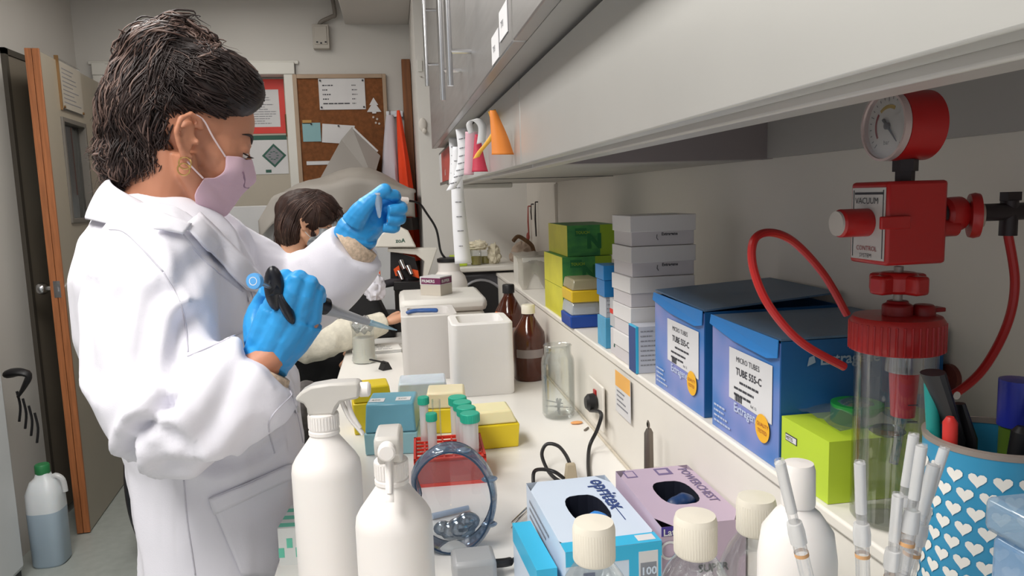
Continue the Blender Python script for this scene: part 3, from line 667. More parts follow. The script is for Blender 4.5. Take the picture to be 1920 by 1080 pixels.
def incup(name, label, cat, dx, dy, top, r, m, cap=None, lean=(0, 0), r2=None):
    base = V((CX + dx, CY + dy, L + .004)); tip = V((CX + dx + lean[0], CY + dy + lean[1], L + top))
    b = MB(); d = (tip - base); ln = d.length; b.lathe([(r * .6, 0), (r, .01), (r, ln * .8), (r2 or r, ln * .97), (r * .5, ln)], 16, XF(z=d), m=0)
    if cap: b.lathe([(r * 1.15, ln * .78), (r * 1.15, ln), (0, ln * 1.005)], 16, XF(z=d), m=1)
    return solo(name, b, [m, cap or m], label, cat, base)
incup('marker_pen', 'teal pen leaning left in the heart cup', 'pen', -.03, .01, .168, .005, mat('teal_pen', '1e8d88', .4), lean=(-.005, .015))
incup('marker_pen', 'red pen end showing at the left rim of the heart cup', 'pen', -.034, .0, .145, .005, mat('red_pen', 'c8302a', .4), lean=(-.004, .0))
incup('marker_pen', 'green glue tube with a blue cap standing in the heart cup', 'tube', .028, .012, .165, .011, mat('olive_green', '5f7d2c', .4), mat('cobalt_cap', '2a36a8', .35))
incup('marker_pen', 'black marker leaning in the middle of the heart cup', 'pen', -.006, -.01, .140, .006, blk, lean=(.01, -.008))
incup('marker_pen', 'dark marker at the right side of the heart cup', 'pen', .02, -.022, .138, .007, mat('dark_marker', '2a2022', .4), lean=(.008, 0))
b = MB(); b.tube([(-.012, .0, .0), (-.014, .0, .12), (-.032, .005, .17)], [.004, .008, .012], 12, flat=.5); b.tube([(.002, .0, .0), (-.004, .0, .12), (-.01, .004, .145)], [.004, .008, .006], 12, flat=.5); b.cyl((-.022, -.008, .155), (-.022, -.0075, .155), .003, m=1)
solo('scissors', b, [blk, chrome], 'black-handled scissors standing in the heart cup', 'scissors', (CX - .008, CY + .012, L + .004))
b = MB(); b.tube([(0, 0, 0), (.004, .0, .13), (.012, -.003, .145), (.022, -.005, .14)], [.003, .004, .008, .007], 10, flat=.6)
solo('cable_tie_gun', b, mat('dark_brown_plastic', '2a1d1d', .35), 'dark curved tool handle at the right side of the heart cup', 'tool', (CX + .012, CY - .012, L + .004))
# ---- vacuum jar with regulator
VX, VY = .4475, .60
rdp = mat('red_plastic', 'ab1a1a', .38, var=.05, coat=.2); rdd = mat('deep_red', '861216', .4, var=.05); dk2 = mat('dark_fitting', '2e2628', .4, .3)
t = thing('vacuum_jar', 'clear vacuum jar with red lid, pressure gauge and red hoses on the ledge', 'vacuum jar', (VX, VY, L))
z0 = L
def vz(py): return P(1677, py, VY).z - L
lid0, lid1 = vz(655), vz(592)
b = MB(); b.lathe([(.0, .001), (.032, .001), (.035, .004), (.035, lid0 + .004), (.0335, lid0 + .004), (.0335, .006), (0, .005)], 48, cap=False); part('jar', b, clear, t)
b = MB(); 
for k in range(7): b.box(-.0, 0, 0, .001, .001, .001) if 0 else b.add([(.0352 * math.cos(a), .0352 * math.sin(a), .03 + k * .015 + dz) for a, dz in ((-1.9, 0), (-1.65, 0), (-1.65, .001), (-1.9, .001))], [(0, 1, 2, 3)])
part('scale_marks', b, dink, t, smooth=0)
b = MB(); b.lathe([(.0385, lid0), (.0395, lid0 + .002), (.0395, lid1 - .004), (.037, lid1), (.0, lid1 + .001)], 60)
for k in range(40):
    a = 2 * PI * k / 40; b.cyl((.0393 * math.cos(a), .0393 * math.sin(a), lid0 + .001), (.0393 * math.cos(a), .0393 * math.sin(a), lid1 - .005), .0013, n=6)
part('lid', b, rdp, t)
b = MB(); b.lathe([(.013, lid1), (.013, lid1 + .010), (.009, lid1 + .012), (.009, lid1 + .014), (0, lid1 + .014)], 24)
b.lathe([(.010, 0), (.010, .008), (.008, .011), (0, .012)], 24, XF((.022, -.006, lid1 - .001))); b.box(.028, -.012, lid1 + .003, .040, .0, lid1 + .007)
part('lid_port', b, rdd, t, bevel=.001)
b = MB(); b.cyl((0, 0, lid1 + .012), (0, 0, vz(500)), .004); part('stem', b, mat('grey_stem', '9a928c', .4, .4), t)
kz = vz(531)
b = MB(); b.lathe([(.016, kz - .009), (.017, kz - .006), (.017, kz + .008), (.014, kz + .010)], 24)
for a in (0.2, 0.2 + PI / 2, .2 + PI, .2 + 3 * PI / 2): b.box(.0, -.008, kz - .009, .027, .008, kz + .008, XF(rot=(0, 0, a)))
part('star_knob', b, rdp, t, bevel=.003)
bz0, bz1 = vz(492), vz(340); hb = .026
part('regulator_body', MB().box(-.032, -hb, bz0, .026, hb, bz1), rdp, t, bevel=.003)
b = MB(); xx = -.0328; b.box(xx, -.024, bz0 + .004, xx + .0006, .022, bz1 - .005, m=0)
RM = lambda y, z: XF((xx - .0004, y, z), rot=(PI / 2, 0, -PI / 2))
b.box(xx - .0004, -.021, bz1 - .011, xx, .018, bz1 - .009, m=1)
b.text('VACUUM', .0078, RM(.017, bz1 - .019), 1); b.text('CONTROL', .006, RM(.014, bz0 + .012), 2); b.text('SYSTEM', .005, RM(.009, bz0 + .006), 1)
for y0, y1, q0, q1 in ((-.022, -.0213, bz0 + .006, bz1 - .007), (.0193, .02, bz0 + .006, bz1 - .007)): b.box(xx - .0004, y0, q0, xx, y1, q1, m=1)
part('label_plate', b, [mat('plate', 'bdbab8', .4), dink, rdd], t, smooth=0)
mz = vz(415)
b = MB(); b.lathe([(.0125, 0), (.0125, .026), (.011, .028)], 32, XF((-.033, .0, mz), z=(-1, 0, 0)), m=0); b.lathe([(.011, .028), (.0108, .030), (0, .0305)], 32, XF((-.033, .0, mz), z=(-1, 0, 0)), m=1)
part('dial_knob', b, [rdp, mat('greyish_white', 'b9b3ad', .4)], t)
part('lever', MB().box(-.040, -.030, mz - .005, -.012, -.0265, mz + .006), rdp, t, bevel=.001)
# gauge facing -x
gz = vz(236); gr = .0305
b = MB(); b.lathe([(gr, -.014), (gr, .020), (gr * .9, .022), (0, .022)], 48, XF((0, 0, gz), z=(1, 0, 0)), m=0); g = part('gauge', b, rdp, t)
b = MB(); GM = Matrix.Translation((-.0146, 0, gz)) @ Matrix(((0, 0, -1, 0), (-1, 0, 0, 0), (0, 1, 0, 0), (0, 0, 0, 1)))
b.lathe([(0, 0), (gr * .93, 0)], 48, GM, m=0, cap=False)
for k in range(21):
    a = math.radians(225 - 270 * k / 20); r0 = .7 if k % 5 == 0 else .76
    p0 = V((math.cos(a), math.sin(a), 0)); q = V((-math.sin(a), math.cos(a), 0)) * .0004
    b.add([p0 * gr * r0 - q + V((0, 0, .0003)), p0 * gr * .84 - q + V((0, 0, .0003)), p0 * gr * .84 + q + V((0, 0, .0003)), p0 * gr * r0 + q + V((0, 0, .0003))], [(0, 1, 2, 3)], GM, m=1)
for (a0, a1, mm, r0, r1) in ((60, 130, 3, .5, .6), (140, 215, 2, .52, .6)):
    pts = [];
    for k in range(9): a = math.radians(a0 + (a1 - a0) * k / 8); pts.append([V((math.cos(a), math.sin(a), 0)) * gr * r0 + V((0, 0, .0004)), V((math.cos(a), math.sin(a), 0)) * gr * r1 + V((0, 0, .0004))])
    b.grid(pts, GM, m=mm)
b.text('bar', .006, GM @ XF((-.006, -.016, .0002)), 1)
part('dial_face', b, [mat('dial_white', 'c9c6c2', .5, var=.02), dink, rdd, mat('gauge_yellow', 'b79a45', .5)], g, smooth=0)
a = math.radians(-48); b = MB(); b.cyl(GM @ V((-math.cos(a) * .008, -math.sin(a) * .008, .0015)), GM @ V((math.cos(a) * .019, math.sin(a) * .019, .0015)), .0014, .0004, n=8); b.cyl(GM @ V((0, 0, .0005)), GM @ V((0, 0, .003)), .003)
part('needle', b, dink, g)
b = MB(); b.lathe([(gr * 1.0, 0), (gr * 1.0, .006), (gr * .93, .006), (gr * .93, 0)], 48, GM, cap=False); part('bezel', b, mat('clear_bezel', 'c9b5b2', .2, .3), g)
part('gauge_glass', MB().lathe([(0, .0055), (gr * .93, .0050)], 48, GM, cap=False), thin('gauge_glass', (.97, .97, .97), .01, .25), g)
b = MB(); b.cyl((.003, 0, bz1), (.003, 0, vz(318)), .008, n=6); b.cyl((.003, 0, vz(322)), (.003, 0, gz - gr + .001), .0105, n=6); part('gauge_fitting', b, dk2, t)
fz = vz(405)
b = MB(); b.cyl((.026, 0, fz), (.045, 0, fz), .011, n=20); part('coupling', b, dk2, t)
b = MB(); b.lathe([(.012, 0), (.015, .003), (.0155, .018), (.012, .022)], 28, XF((.040, 0, fz), z=(1, 0, 0))); b.lathe([(.010, 0), (.0195, .001), (.0205, .005), (.0195, .009), (.012, .010)], 32, XF((.064, -.004, fz - .002), z=(.85, -.5, 0))); b.cyl((.034, -.006, fz - .012), (.05, -.006, fz - .012), .008)
part('flange', b, rdp, t)
b = MB(); b.lathe([(.0105, 0), (.0105, .0125), (.008, .013), (0, .013)], 28, XF((.064, -.004, fz - .002), z=(.85, -.5, 0)), m=0); part('flange_core', b, mat('beige_core', 'a89b8c', .4), t)
b = MB(); b.cyl((.078, 0, fz), (.145, 0, fz), .008); b.cyl((.110, 0, fz + .01), (.110, 0, fz - .022), .0075); b.box(.104, -.005, fz + .01, .118, .005, fz + .018)
part('valve', b, dk2, t)
hose = mat('red_hose', 'a81c1b', .35, var=.03)
W3 = lambda px, py, y: P(px, py, y) - V((VX, VY, L))
b = MB(); b.tube(smoothpath([(.110, 0, fz - .02), W3(1903, 530, .6), W3(1888, 610, .6), W3(1845, 690, .6), W3(1795, 735, .6), W3(1752, 752, .6)], 8), .0040, 10); part('hose', b, hose, t)
b = MB(); b.tube(smoothpath([W3(1588, 590, .62), W3(1545, 515, .62), W3(1490, 455, .61), W3(1445, 436, .60), W3(1414, 450, .59), W3(1412, 500, .585), W3(1440, 570, .575), W3(1500, 640, .57), W3(1583, 688, .572)], 8), .0036, 10); part('hose', b, hose, t)
# filter cartridges inside the jar
b = MB(); b.lathe([(.0125, vz(690)), (.0125, vz(690)), (.010, vz(772)), (0, vz(773))], 28, XF((.0, -.012, 0)), m=0); part('float_cup', b, mat('red_float', 'c8353c', .4), t)
b = MB(); b.cyl((.0, -.012, vz(690)), (.0, -.012, lid0), .016, .015); part('float_cage', b, thin('cage_clear', (.85, .87, .88), .15, .08, milk=.3), t)
b = MB(); b.cyl((.020, .0, lid0), (.020, .0, vz(738)), .0075); part('filter_tube', b, hdpe_t, t)
b = MB(); b.tube([(.0, -.012, vz(772)), (-.006, -.01, vz(860))], .004, 8); b.lathe([(.012, vz(812)), (.016, vz(806)), (.012, vz(800))], 20, XF((-.006, 0, 0))); part('valve_tip', b, thin('tip_clear', (.75, .78, .8), .25, .06), t)
# hook on wall
b = MB(); b.cyl((0, 0, 0), (-.006, 0, 0), .016, n=20); b.tube(smoothpath([(-.006, 0, .0), (-.026, -.0, .002), (-.03, 0, -.016), (-.018, 0, -.02)], 5), .004, 8)
solo('wall_hook', b, mat('brown_red_hook', '7a4038', .4, .3), 'reddish brown hook on the wall right of the vacuum jar', 'hook', (.6195, .735, 1.188))
# ---- lime box with tape bag
t = thing('lime_box', 'lime green box on the ledge behind the vacuum jar', 'box', (.41, .735, L))
lime = mat('lime_card', 'b6cf35', .45, var=.03)
b = MB(); b.box(0, -.093, 0, .16, -.003, .064, m=0); b.box(-.0006, -.035, .040, 0, -.012, .048, m=1); b.box(-.0009, -.034, .041, -.0006, -.013, .047, m=2); b.text('MITIS', .006, XF((-.0011, -.014, .0422), rot=(PI / 2, 0, -PI / 2)), 1)
part('carton', b, [lime, dink, wp], t, smooth=0)
t = thing('tape_roll', 'green tape roll in a clear plastic bag on the lime box', 'tape', (.475, .695, L + .0642))
b = MB(); b.lathe([(.016, 0), (.026, 0), (.026, .02), (.016, .02), (.016, 0)], 32, cap=False); part('roll', b, mat('green_tape', '1f8a3a', .4, var=.08), t)
b = MB(); rows = []; rr = random.Random(9)
for i in range(9):
    rows.append([(-.045 + i * .011, -.04 + j * .01, .003 + .022 * math.exp(-((i - 4) ** 2 + (j - 4) ** 2) / 9) + rr.uniform(0, .003)) for j in range(9)])
b.grid(rows); part('bag', b, thin('bag_film', (.93, .94, .93), .15, .1, milk=.1), t, smooth=180)
# ---- two blue cartons
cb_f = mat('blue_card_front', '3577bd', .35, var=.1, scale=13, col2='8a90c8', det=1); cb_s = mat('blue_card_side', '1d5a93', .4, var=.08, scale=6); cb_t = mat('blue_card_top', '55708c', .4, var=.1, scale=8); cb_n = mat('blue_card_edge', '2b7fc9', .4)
ybadge = mat('yellow_badge', 'efb32c', .5)
def bluebox(label, y0, y1, h, openlid):
    t = thing('blue_carton', label, 'carton', (.41, y0, L), 0, 'large blue cartons on the ledge'); d = y1 - y0; wx = .198
    b = MB()
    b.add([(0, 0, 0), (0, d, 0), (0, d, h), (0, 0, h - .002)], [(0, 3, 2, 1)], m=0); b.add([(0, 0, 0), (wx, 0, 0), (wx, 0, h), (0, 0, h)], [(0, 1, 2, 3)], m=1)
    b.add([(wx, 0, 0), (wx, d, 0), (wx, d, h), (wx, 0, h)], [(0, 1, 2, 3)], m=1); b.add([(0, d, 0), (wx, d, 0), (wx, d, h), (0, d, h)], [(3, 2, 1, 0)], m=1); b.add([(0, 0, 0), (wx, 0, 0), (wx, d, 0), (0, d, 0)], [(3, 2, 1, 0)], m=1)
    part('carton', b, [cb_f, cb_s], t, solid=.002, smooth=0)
    # lid: front flap slopes down over the top of the front face
    b = MB(); up_ = .012 if openlid else .003
    b.box(.0, .0, h + .001, wx, d, h + .003, m=0) if not openlid else b.hex8([(0, 0, h + .001), (wx, 0, h + .016), (wx, d, h + .016), (0, d, h + .006), (0, 0, h + .003), (wx, 0, h + .018), (wx, d, h + .018), (0, d, h + .008)], m=0)
    b.add([(-.003, .0, h + .002), (-.003, d, h + .004), (-.005, d, h - .008), (-.006, d * .6, h - .018), (-.006, .02, h - .022), (-.004, 0, h - .018)], [(0, 1, 2, 3, 4, 5)], m=1)
    part('lid', b, [cb_t, cb_n], t, solid=.001, smooth=0)
    FM = lambda y, z: XF((-.0025, y, z), rot=(PI / 2, 0, -PI / 2))
    b = MB(); k = d / .18; yl1, yl0 = d * .70, d * .08; zt, zb_ = h - .030, h - .098
    b.add([(-.0022, yl1, zt + .001), (-.0022, yl0, zt - .0), (-.0022, yl0, zb_), (-.0022, yl1, zb_ + .004)], [(0, 1, 2, 3)], m=0)
    b.text('MICRO TUBES', .0095, FM(yl1 - .02 * k, zt - .014), 1); b.text('TUBE 555-C', .0125, FM(yl1 - .02 * k, zt - .030), 1, bold=.02)
    lines(b, FM(yl1 - .03 * k, zt - .040), .05 * k, 1, .0028, m=1, gap=.01, rnd=random.Random(2)); lines(b, FM(yl1 - .015 * k, zt - .049), .08 * k, 2, .0028, m=1, gap=.008)
    for q in range(7): b.box(0, 0, 0, .0012 + .0006 * (q % 2), .008, .0002, FM(yl1 - .018 * k - q * .0028, zt - .064), 1)
    b.text('Ref. 12', .005, FM(yl1 - .06 * k, zt - .062), 1)
    part('label', b, [wp, dink], t, smooth=0)
    b = MB(); b.lathe([(0, .001), (.017 * k ** .5, .001)], 28, FM(yl0 + .020 * k, h - .108), cap=False, m=0)
    b.text('QUALITY', .0065, FM(yl0 + .033 * k, h - .106) @ XF((0, 0, .0012)), 1); b.text('TESTED', .0065, FM(yl0 + .031 * k, h - .114) @ XF((0, 0, .0012)), 1)
    part('badge', b, [ybadge, mat('badge_ink', 'a8502c', .5)], t, smooth=0)
    b = MB(); b.text('Extragene', .016, FM(d * .62, h - .108), 0, bold=.02); part('printing', b, mat('pale_print', 'b9c4dd', .5), t, smooth=0); b = MB(); lines(b, FM(d * .95, .03), .05, 4, .0025, m=0, gap=.007); part('small_print', b, mat('pale_print', 'b9c4dd', .5), t, smooth=0)
    return t
bb1 = bluebox('farther blue carton on the ledge, its lid raised at the back', .938, 1.130, .148, True)
bb2 = bluebox('nearer blue carton on the ledge, beside the lime box', .736, .910, .146, False)
b = MB(); SM = XF((.045, -.0025, .118), rot=(PI / 2, 0, 0)); b.text('Extragene', .018, SM, 0, bold=.02); b.add([(0, 0, .0), (.010, .004, 0), (.008, .012, 0), (.002, .010, 0)], [(0, 1, 2, 3)], XF((.03, -.0025, .117), rot=(PI / 2, 0, 0)), 0)
part('side_printing', b, mat('silver_print', '97a9bd', .5), bb2, smooth=0)
b = MB(); b.add([(.07, -.0022, .058), (.17, -.0022, .05), (.17, -.0022, .068), (.09, -.0022, .070)], [(0, 1, 2, 3)]); part('side_patch', b, mat('dim_patch', '3d6383', .5), bb2, smooth=0)
# ---- white carton stack
wcard = mat('white_carton', 'cdc8ca', .55, var=.02); wcl = mat('white_carton_side', 'dcd9d8', .5, var=.02)
zz = L; hs = .0545; places = ['bottom white carton of the stack on the ledge', 'second white carton from the bottom of the ledge stack', 'middle white carton of the ledge stack', 'second white carton from the top, printed with a small logo', 'topmost white carton of the ledge stack, with a small logo']
rr = random.Random(4)
for k in range(5):
    t = thing('white_carton', places[k], 'carton', (.467 + rr.uniform(-.0015, .0015), 1.25, zz), .02 + rr.uniform(-.015, .015), 'white cartons in the ledge stack')
    b = MB(); b.box(-.0585, 0, 0, .0585, .10, hs * .52); part('base', b, wcard, t, bevel=.001)
    b = MB(); b.box(-.061, -.0025, hs * .46, .061, .1025, hs - .0006); part('lid', b, wcl, t, bevel=.001)
    if k >= 3:
        b = MB(); b.text('Extragene', .0075, XF((-.004, -.0032, hs * .55), rot=(PI / 2, 0, 0)) @ XF((0, -.012, 0)), 0, bold=.03); b.tube([(-.010, -.003, .010), (-.013, -.003, .014), (-.012, -.003, .02)], .0006, 5); part('logo', b, dink, t, smooth=0)
    zz += hs
t = thing('reagent_carton', 'thin white and blue carton with small print, leaning out over the ledge', 'carton', (.4215, 1.203, L), 0)
b = MB(); b.box(-.0205, 0, 0, .028, .04, .082, m=0); b.box(-.021, -.0003, 0, -.0165, .04, .0825, m=1); b.box(-.0215, .002, 0, -.0205, .038, .08, m=2); lines(b, XF((-.013, -.0006, .073), rot=(PI / 2, 0, 0)), .036, 8, .0018, m=3, gap=.0085)
part('carton', b, [mat('pale_grey_card', 'c3c5cf', .5), cyan, navy, ink], t, smooth=0)
# small boxes left of stack
def sbox(label, x0, y0, z0, x1, y1, z1, ms, deco=None, grp=None):
    b = MB(); w_, d_, h_ = x1 - x0, y1 - y0, z1 - z0; b.box(0, 0, 0, w_, d_, h_, m=0)
    if deco: deco(b, w_, d_, h_)
    return solo('small_box', b, ms, label, 'box', (x0, y0, z0), group=grp, bevel=.001)
cob = mat('cobalt_plastic', '1f77b8', .35, var=.04)
z = 1.25
sbox('teal-blue small box on the ledge, left of the small white one', .409, 1.42, L, .437, 1.48, L + .062, [mat('teal_card', '4f9dc4', .4, var=.1, scale=30)])
sbox('small white and orange-red box above the small green-marked one', .413, 1.345, L + .052, .432, 1.40, L + .108, [mat('greyish_card', 'b8b8ba', .5), rd], lambda b, w, d, h: (b.box(-.0005, .0, h * .45, w, -.0005, h * .62, m=1), b.box(-.0005, -.0005, h * .45, 0, d, h * .62, m=1)))
sbox('tiny white box marked with a green triangle, at the foot of the stack', .409, 1.335, L, .432, 1.385, L + .0505, [wcard, grn], lambda b, w, d, h: b.add([(-.0006, .028, .016), (-.0006, .014, .016), (-.0006, .021, .032)], [(0, 1, 2)], m=1))
sbox('pale grey small box under the two cobalt blue ones', .412, 1.425, L + .0625, .437, 1.475, L + .1045, [mat('pale_lab_card', 'b9bcc2', .5), ink], lambda b, w, d, h: lines(b, XF((.002, -.0006, h * .8), rot=(PI / 2, 0, 0)), w * .8, 4, .002, m=1, gap=.008))
sbox('lower cobalt blue box of the pair beside the white stack', .408, 1.42, L + .105, .442, 1.478, L + .139, [cob])
sbox('upper cobalt blue box of the pair beside the white stack', .406, 1.418, L + .1395, .444, 1.48, L + .169, [mat('cobalt_lid', '2782c4', .35)])
# yellow tip box on blue rack
tipbox('royal blue tip rack on the ledge, under a yellow tip box', (.432, 1.66, L), 0, .075, .10, .030, .030, mat('royal_plastic', '16459c', .35, var=.05), thin('rack_clear', (.8, .85, .9), .1, .1, milk=.4), rack=mat('pale_tips', 'b9c4cf', .4), grp='tip boxes on the ledge')
tipbox('yellow tip box with frosted lid, on top of the royal blue rack', (.435, 1.66, L + .0605), 0, .074, .10, .028, .026, mat('amber_plastic', 'd9b526', .35, var=.05), thin('frost_lid', (.95, .92, .82), .1, .15, milk=.6, mcol='cfc3a0'), grp='tip boxes on the ledge')
# green boxes
gl = mat('leaf_green_card', '4d9a4c', .45, var=.2, scale=22, col2='2f7448', det=5, stretch=(1, 1, 2.5)); gy = mat('yellow_green_card', 'cfc93f', .45, var=.08, scale=14); glime = mat('lime_end', '8fb02c', .45, var=.04)
for k, lab in enumerate(('bottom green and yellow glove carton on the ledge', 'middle green and yellow glove carton on the ledge', 'topmost green and yellow glove carton on the ledge')):
    dx = .016 if k == 2 else 0
    t = thing('green_carton', lab, 'glove box', (.409 + dx, 1.80 + dx * .5, L + k * .0785), 0, 'stack of green glove cartons')
    b = MB(); b.box(0, 0, 0, .128, .225, .0775, m=0); b.box(-.0006, 0, 0, 0, .225, .0775, m=1); b.box(.085, -.0006, 0, .128, 0, .0775, m=2); b.box(.02, -.0009, .05, .05, -.0006, .07, m=3); b.text('TOUCH', .010, XF((.022, -.0012, .056), rot=(PI / 2, 0, 0)), 2, bold=.02)
    b.text('N', .05, XF((.05, -.0012, .02), rot=(PI / 2, 0, 0)), 3, bold=.05)
    part('carton', b, [gl, gy, glime, mat('dark_leaf_print', '1f6a3c', .5)], t, smooth=0)
# ---- foam boxes
foam = mat('white_foam', 'edeae8', .6, var=.015, bump=.15, bscale=300)
def foambox(label, x0, y0, w, d, h, wall=.022, m=foam):
    t = thing('foam_box', label, 'foam box', (x0, y0, B)); b = MB()
    def rr_(x0, y0, x1, y1, r, z, n=6):
        out = []
        for cx, cy, a0 in ((x1 - r, y1 - r, 0), (x0 + r, y1 - r, 90), (x0 + r, y0 + r, 180), (x1 - r, y0 + r, 270)):
            for k in range(n + 1): a = math.radians(a0 + 90 * k / n); out.append((cx + r * math.cos(a), cy + r * math.sin(a), z))
        return out
    rows = [rr_(.002, .002, w - .002, d - .002, .016, 0), rr_(0, 0, w, d, .018, .004), rr_(0, 0, w, d, .018, h - .003), rr_(.003, .003, w - .003, d - .003, .016, h), rr_(wall - .002, wall - .002, w - wall + .002, d - wall + .002, .018, h), rr_(wall, wall, w - wall, d - wall, .016, h - .003), rr_(wall + .004, wall + .004, w - wall - .004, d - wall - .004, .016, .03)]
    rows = [r + [r[0]] for r in rows]; b.grid(rows); b.poly(rows[-1][:-1]); b.poly(rows[0][:-1][::-1]); part('box', b, m, t, smooth=40); return t
foambox('open white foam box in the middle of the worktop', .128, 1.84, .158, .165, .19)
f2 = foambox('grey-white foam box behind and left of the open one', .002, 2.05, .16, .19, .185, m=mat('greyish_foam', 'd9d5d2', .6, var=.02, bump=.15, bscale=300))
b = MB(); b.box(-.001, -.0012, .01, -.0, 0, .03) if 0 else b.box(.145, -.0012, .002, .157, -.0003, .010); part('foot_mark', b, dink, f2, smooth=0)
b = MB(); b.tube(smoothpath([(-.045, 0, .006), (-.02, .004, .010), (.02, 0, .010), (.045, .003, .008)], 4), [.006, .009, .011, .011, .012, .010, .012, .011, .012, .011, .012, .012, .009], 12, flat=.55)
solo('folded_glove', b, mat('denim_blue', '3c5f9c', .4, var=.25, scale=40), 'folded dark blue glove lying on the greyish foam box', 'glove', (.062, 2.075, B + .1855), sub=1)
# cooler
t = thing('cool_box', 'white lidded cool box behind the foam boxes', 'cool box', (.0, 2.33, B))
wpl = mat('offwhite_plastic', 'dcd8d0', .4, var=.02)
part('body', MB().box(.006, .006, 0, .274, .30, .145, taper=-.002), wpl, t, bevel=.02)
part('lid', MB().box(0, 0, .146, .28, .306, .19), mat('offwhite_lid', 'e6e3dd', .4, var=.02), t, bevel=.016)
t = thing('small_carton', 'small white carton with a purple band on the cool box lid', 'box', (.125, 2.46, B + .1905), -.65)
b = MB(); b.box(-.04, -.035, 0, .04, .035, .035, m=0); b.box(-.0405, -.0355, .035, .0405, .0355, .062, m=1); b.box(-.035, -.037, .038, .042, -.0355, .058, m=2); b.box(.0405, -.0365, .038, .042, .03, .058, m=2)
b.text('PRIMERS', .014, XF((-.032, -.0375, .043), rot=(PI / 2, 0, 0)), 1, bold=.02); b.text('BUFFER', .014, XF((.0424, -.03, .043), rot=(PI / 2, 0, PI / 2)), 1, bold=.02)
part('carton', b, [mat('beige_card', 'c4bcb0', .5), wp, mat('plum_print', '6d2750', .5)], t, smooth=0)
# jug with flexible black tube
t = thing('waste_jug', 'white jug with a black rim and curved black tube, behind the cool box', 'jug', (.192, 2.78, B))
b = MB(); b.lathe([(0, 0), (.065, 0), (.068, .01), (.068, .19), (.06, .215), (.042, .235), (.040, .27), (.042, .275)], 36); part('jug', b, hdpe, t)
part('rim', MB().lathe([(.043, .27), (.044, .274), (.044, .283), (.034, .286), (0, .284)], 36), blk, t)
b = MB(); Q = lambda px, py, y: P(px, py, y) - V((.192, 2.78, B))
b.tube(smoothpath([(-.012, 0, .284), Q(826, 470, 2.78), Q(818, 430, 2.78), Q(800, 400, 2.77), Q(785, 381, 2.75), Q(762, 376, 2.7)], 8), .0042, 10); part('flexible_tube', b, blk, t)
b = MB(); b.cyl(Q(764, 376, 2.7), Q(743, 375, 2.68), .012, .013); part('connector', b, hdpe, t)
# black rounded instrument and things on it
t = thing('instrument', 'dark grey instrument with an arched opening behind the cool box', 'lab instrument', (.235, 2.98, B))
dg = mat('dark_instrument', '46454a', .35, var=.1, scale=10); 
b = MB(); b.box(0, .03, 0, .25, .36, .205, m=0); part('body', b, dg, t, bevel=.02)
part('top', MB().box(-.01, .0, .2055, .26, .38, .228), wpl, t, bevel=.006)
b = MB(); pts = [(.10 + .12 * math.cos(a), .02, .01 + .16 * math.sin(a)) for a in [PI * k / 20 for k in range(21)]]
b.tube(pts, .006, 8); part('arch_trim', b, mat('silver_trim', 'a9a9ae', .3, .6), t)
b = MB(); b.prism([(x, z) for x, y, z in pts], .012, Matrix(((1, 0, 0, 0), (0, 0, -1, .03), (0, 1, 0, 0), (0, 0, 0, 1)))); part('opening', b, blk, t)
solo('lime_pad', MB().box(0, 0, 0, .07, .05, .045), mat('bright_lime', 'b9cf3e', .5, var=.04), 'bright lime pad on top of the dark instrument', 'pad', (.215, 3.02, B + .2285), bevel=.003)
def lump(name, label, cat, c, r, m, amp=.25, seed=1, fr=3, groups=None):
    b = MB(); b.ell((0, 0, 0), (1, 1, 1), nu=36, nv=24); vs = []
    for p in b.v:
        q = V(p); k = 1 + amp * noise.fractal(q * fr + V((seed * 7.1, 0, 0)), 1, 2, 4); vs.append((q.x * r[0] * k, q.y * r[1] * k, max(-r[2] * .8, q.z * r[2] * k) + r[2] * .8))
    b.v = vs; return solo(name, b, m, label, cat, c, smooth=50)
for x, y, h, lab in ((.325, 3.05, .06, 'left glass beaker on the dark instrument'), (.37, 3.1, .05, 'right glass beaker on the dark instrument')):
    t = thing('beaker', lab, 'beaker', (x, y, B + .2285)); part('glass', MB().lathe([(0, .001), (.022, .001), (.022, h), (.0225, h + .001)], 24, cap=False), glass, t)
    part('contents', MB().lathe([(0, .002), (.0205, .002), (.0205, h * .6), (0, h * .6)], 20), mat('mustard_content', '9a8f52', .5, var=.2, scale=40), t)
lump('cloth_bag', 'cream crumpled cloth over the left beaker', 'cloth', (.335, 3.06, B + .29), (.042, .03, .022), mat('cream_cloth', 'd6cdb5', .8, var=.06), .35, 2)
lump('cloth_bag', 'cream crumpled cloth standing right of the beakers', 'cloth', (.405, 3.08, B + .2285), (.028, .03, .045), mat('cream_cloth', 'd6cdb5', .8), .35, 5)
lump('sack', 'beige sack with a brown tie at the end of the bench', 'sack', (.553, 3.22, 1.0965), (.055, .07, .06), mat('beige_cloth', 'c0ab9a', .8, var=.08, scale=12), .2, 9)
b = MB(); b.tube(smoothpath([(-.03, 0, 0), (-.01, -.01, .02), (.02, 0, .005), (.05, .0, -.02), (.06, 0, -.05)], 5), .009, 8)
solo('cord', b, mat('brown_cord', '6f5238', .7, var=.3, scale=60), 'brown twisted cord lying over the beige sack', 'cord', (.53, 3.15, 1.215))
solo('grey_block', MB().box(0, 0, 0, .04, .03, .05), mat('grey_brown', '8f8377', .6), 'grey-brown block behind the cream cloth at the end wall', 'block', (.29, 3.3, B + .2285), bevel=.003)
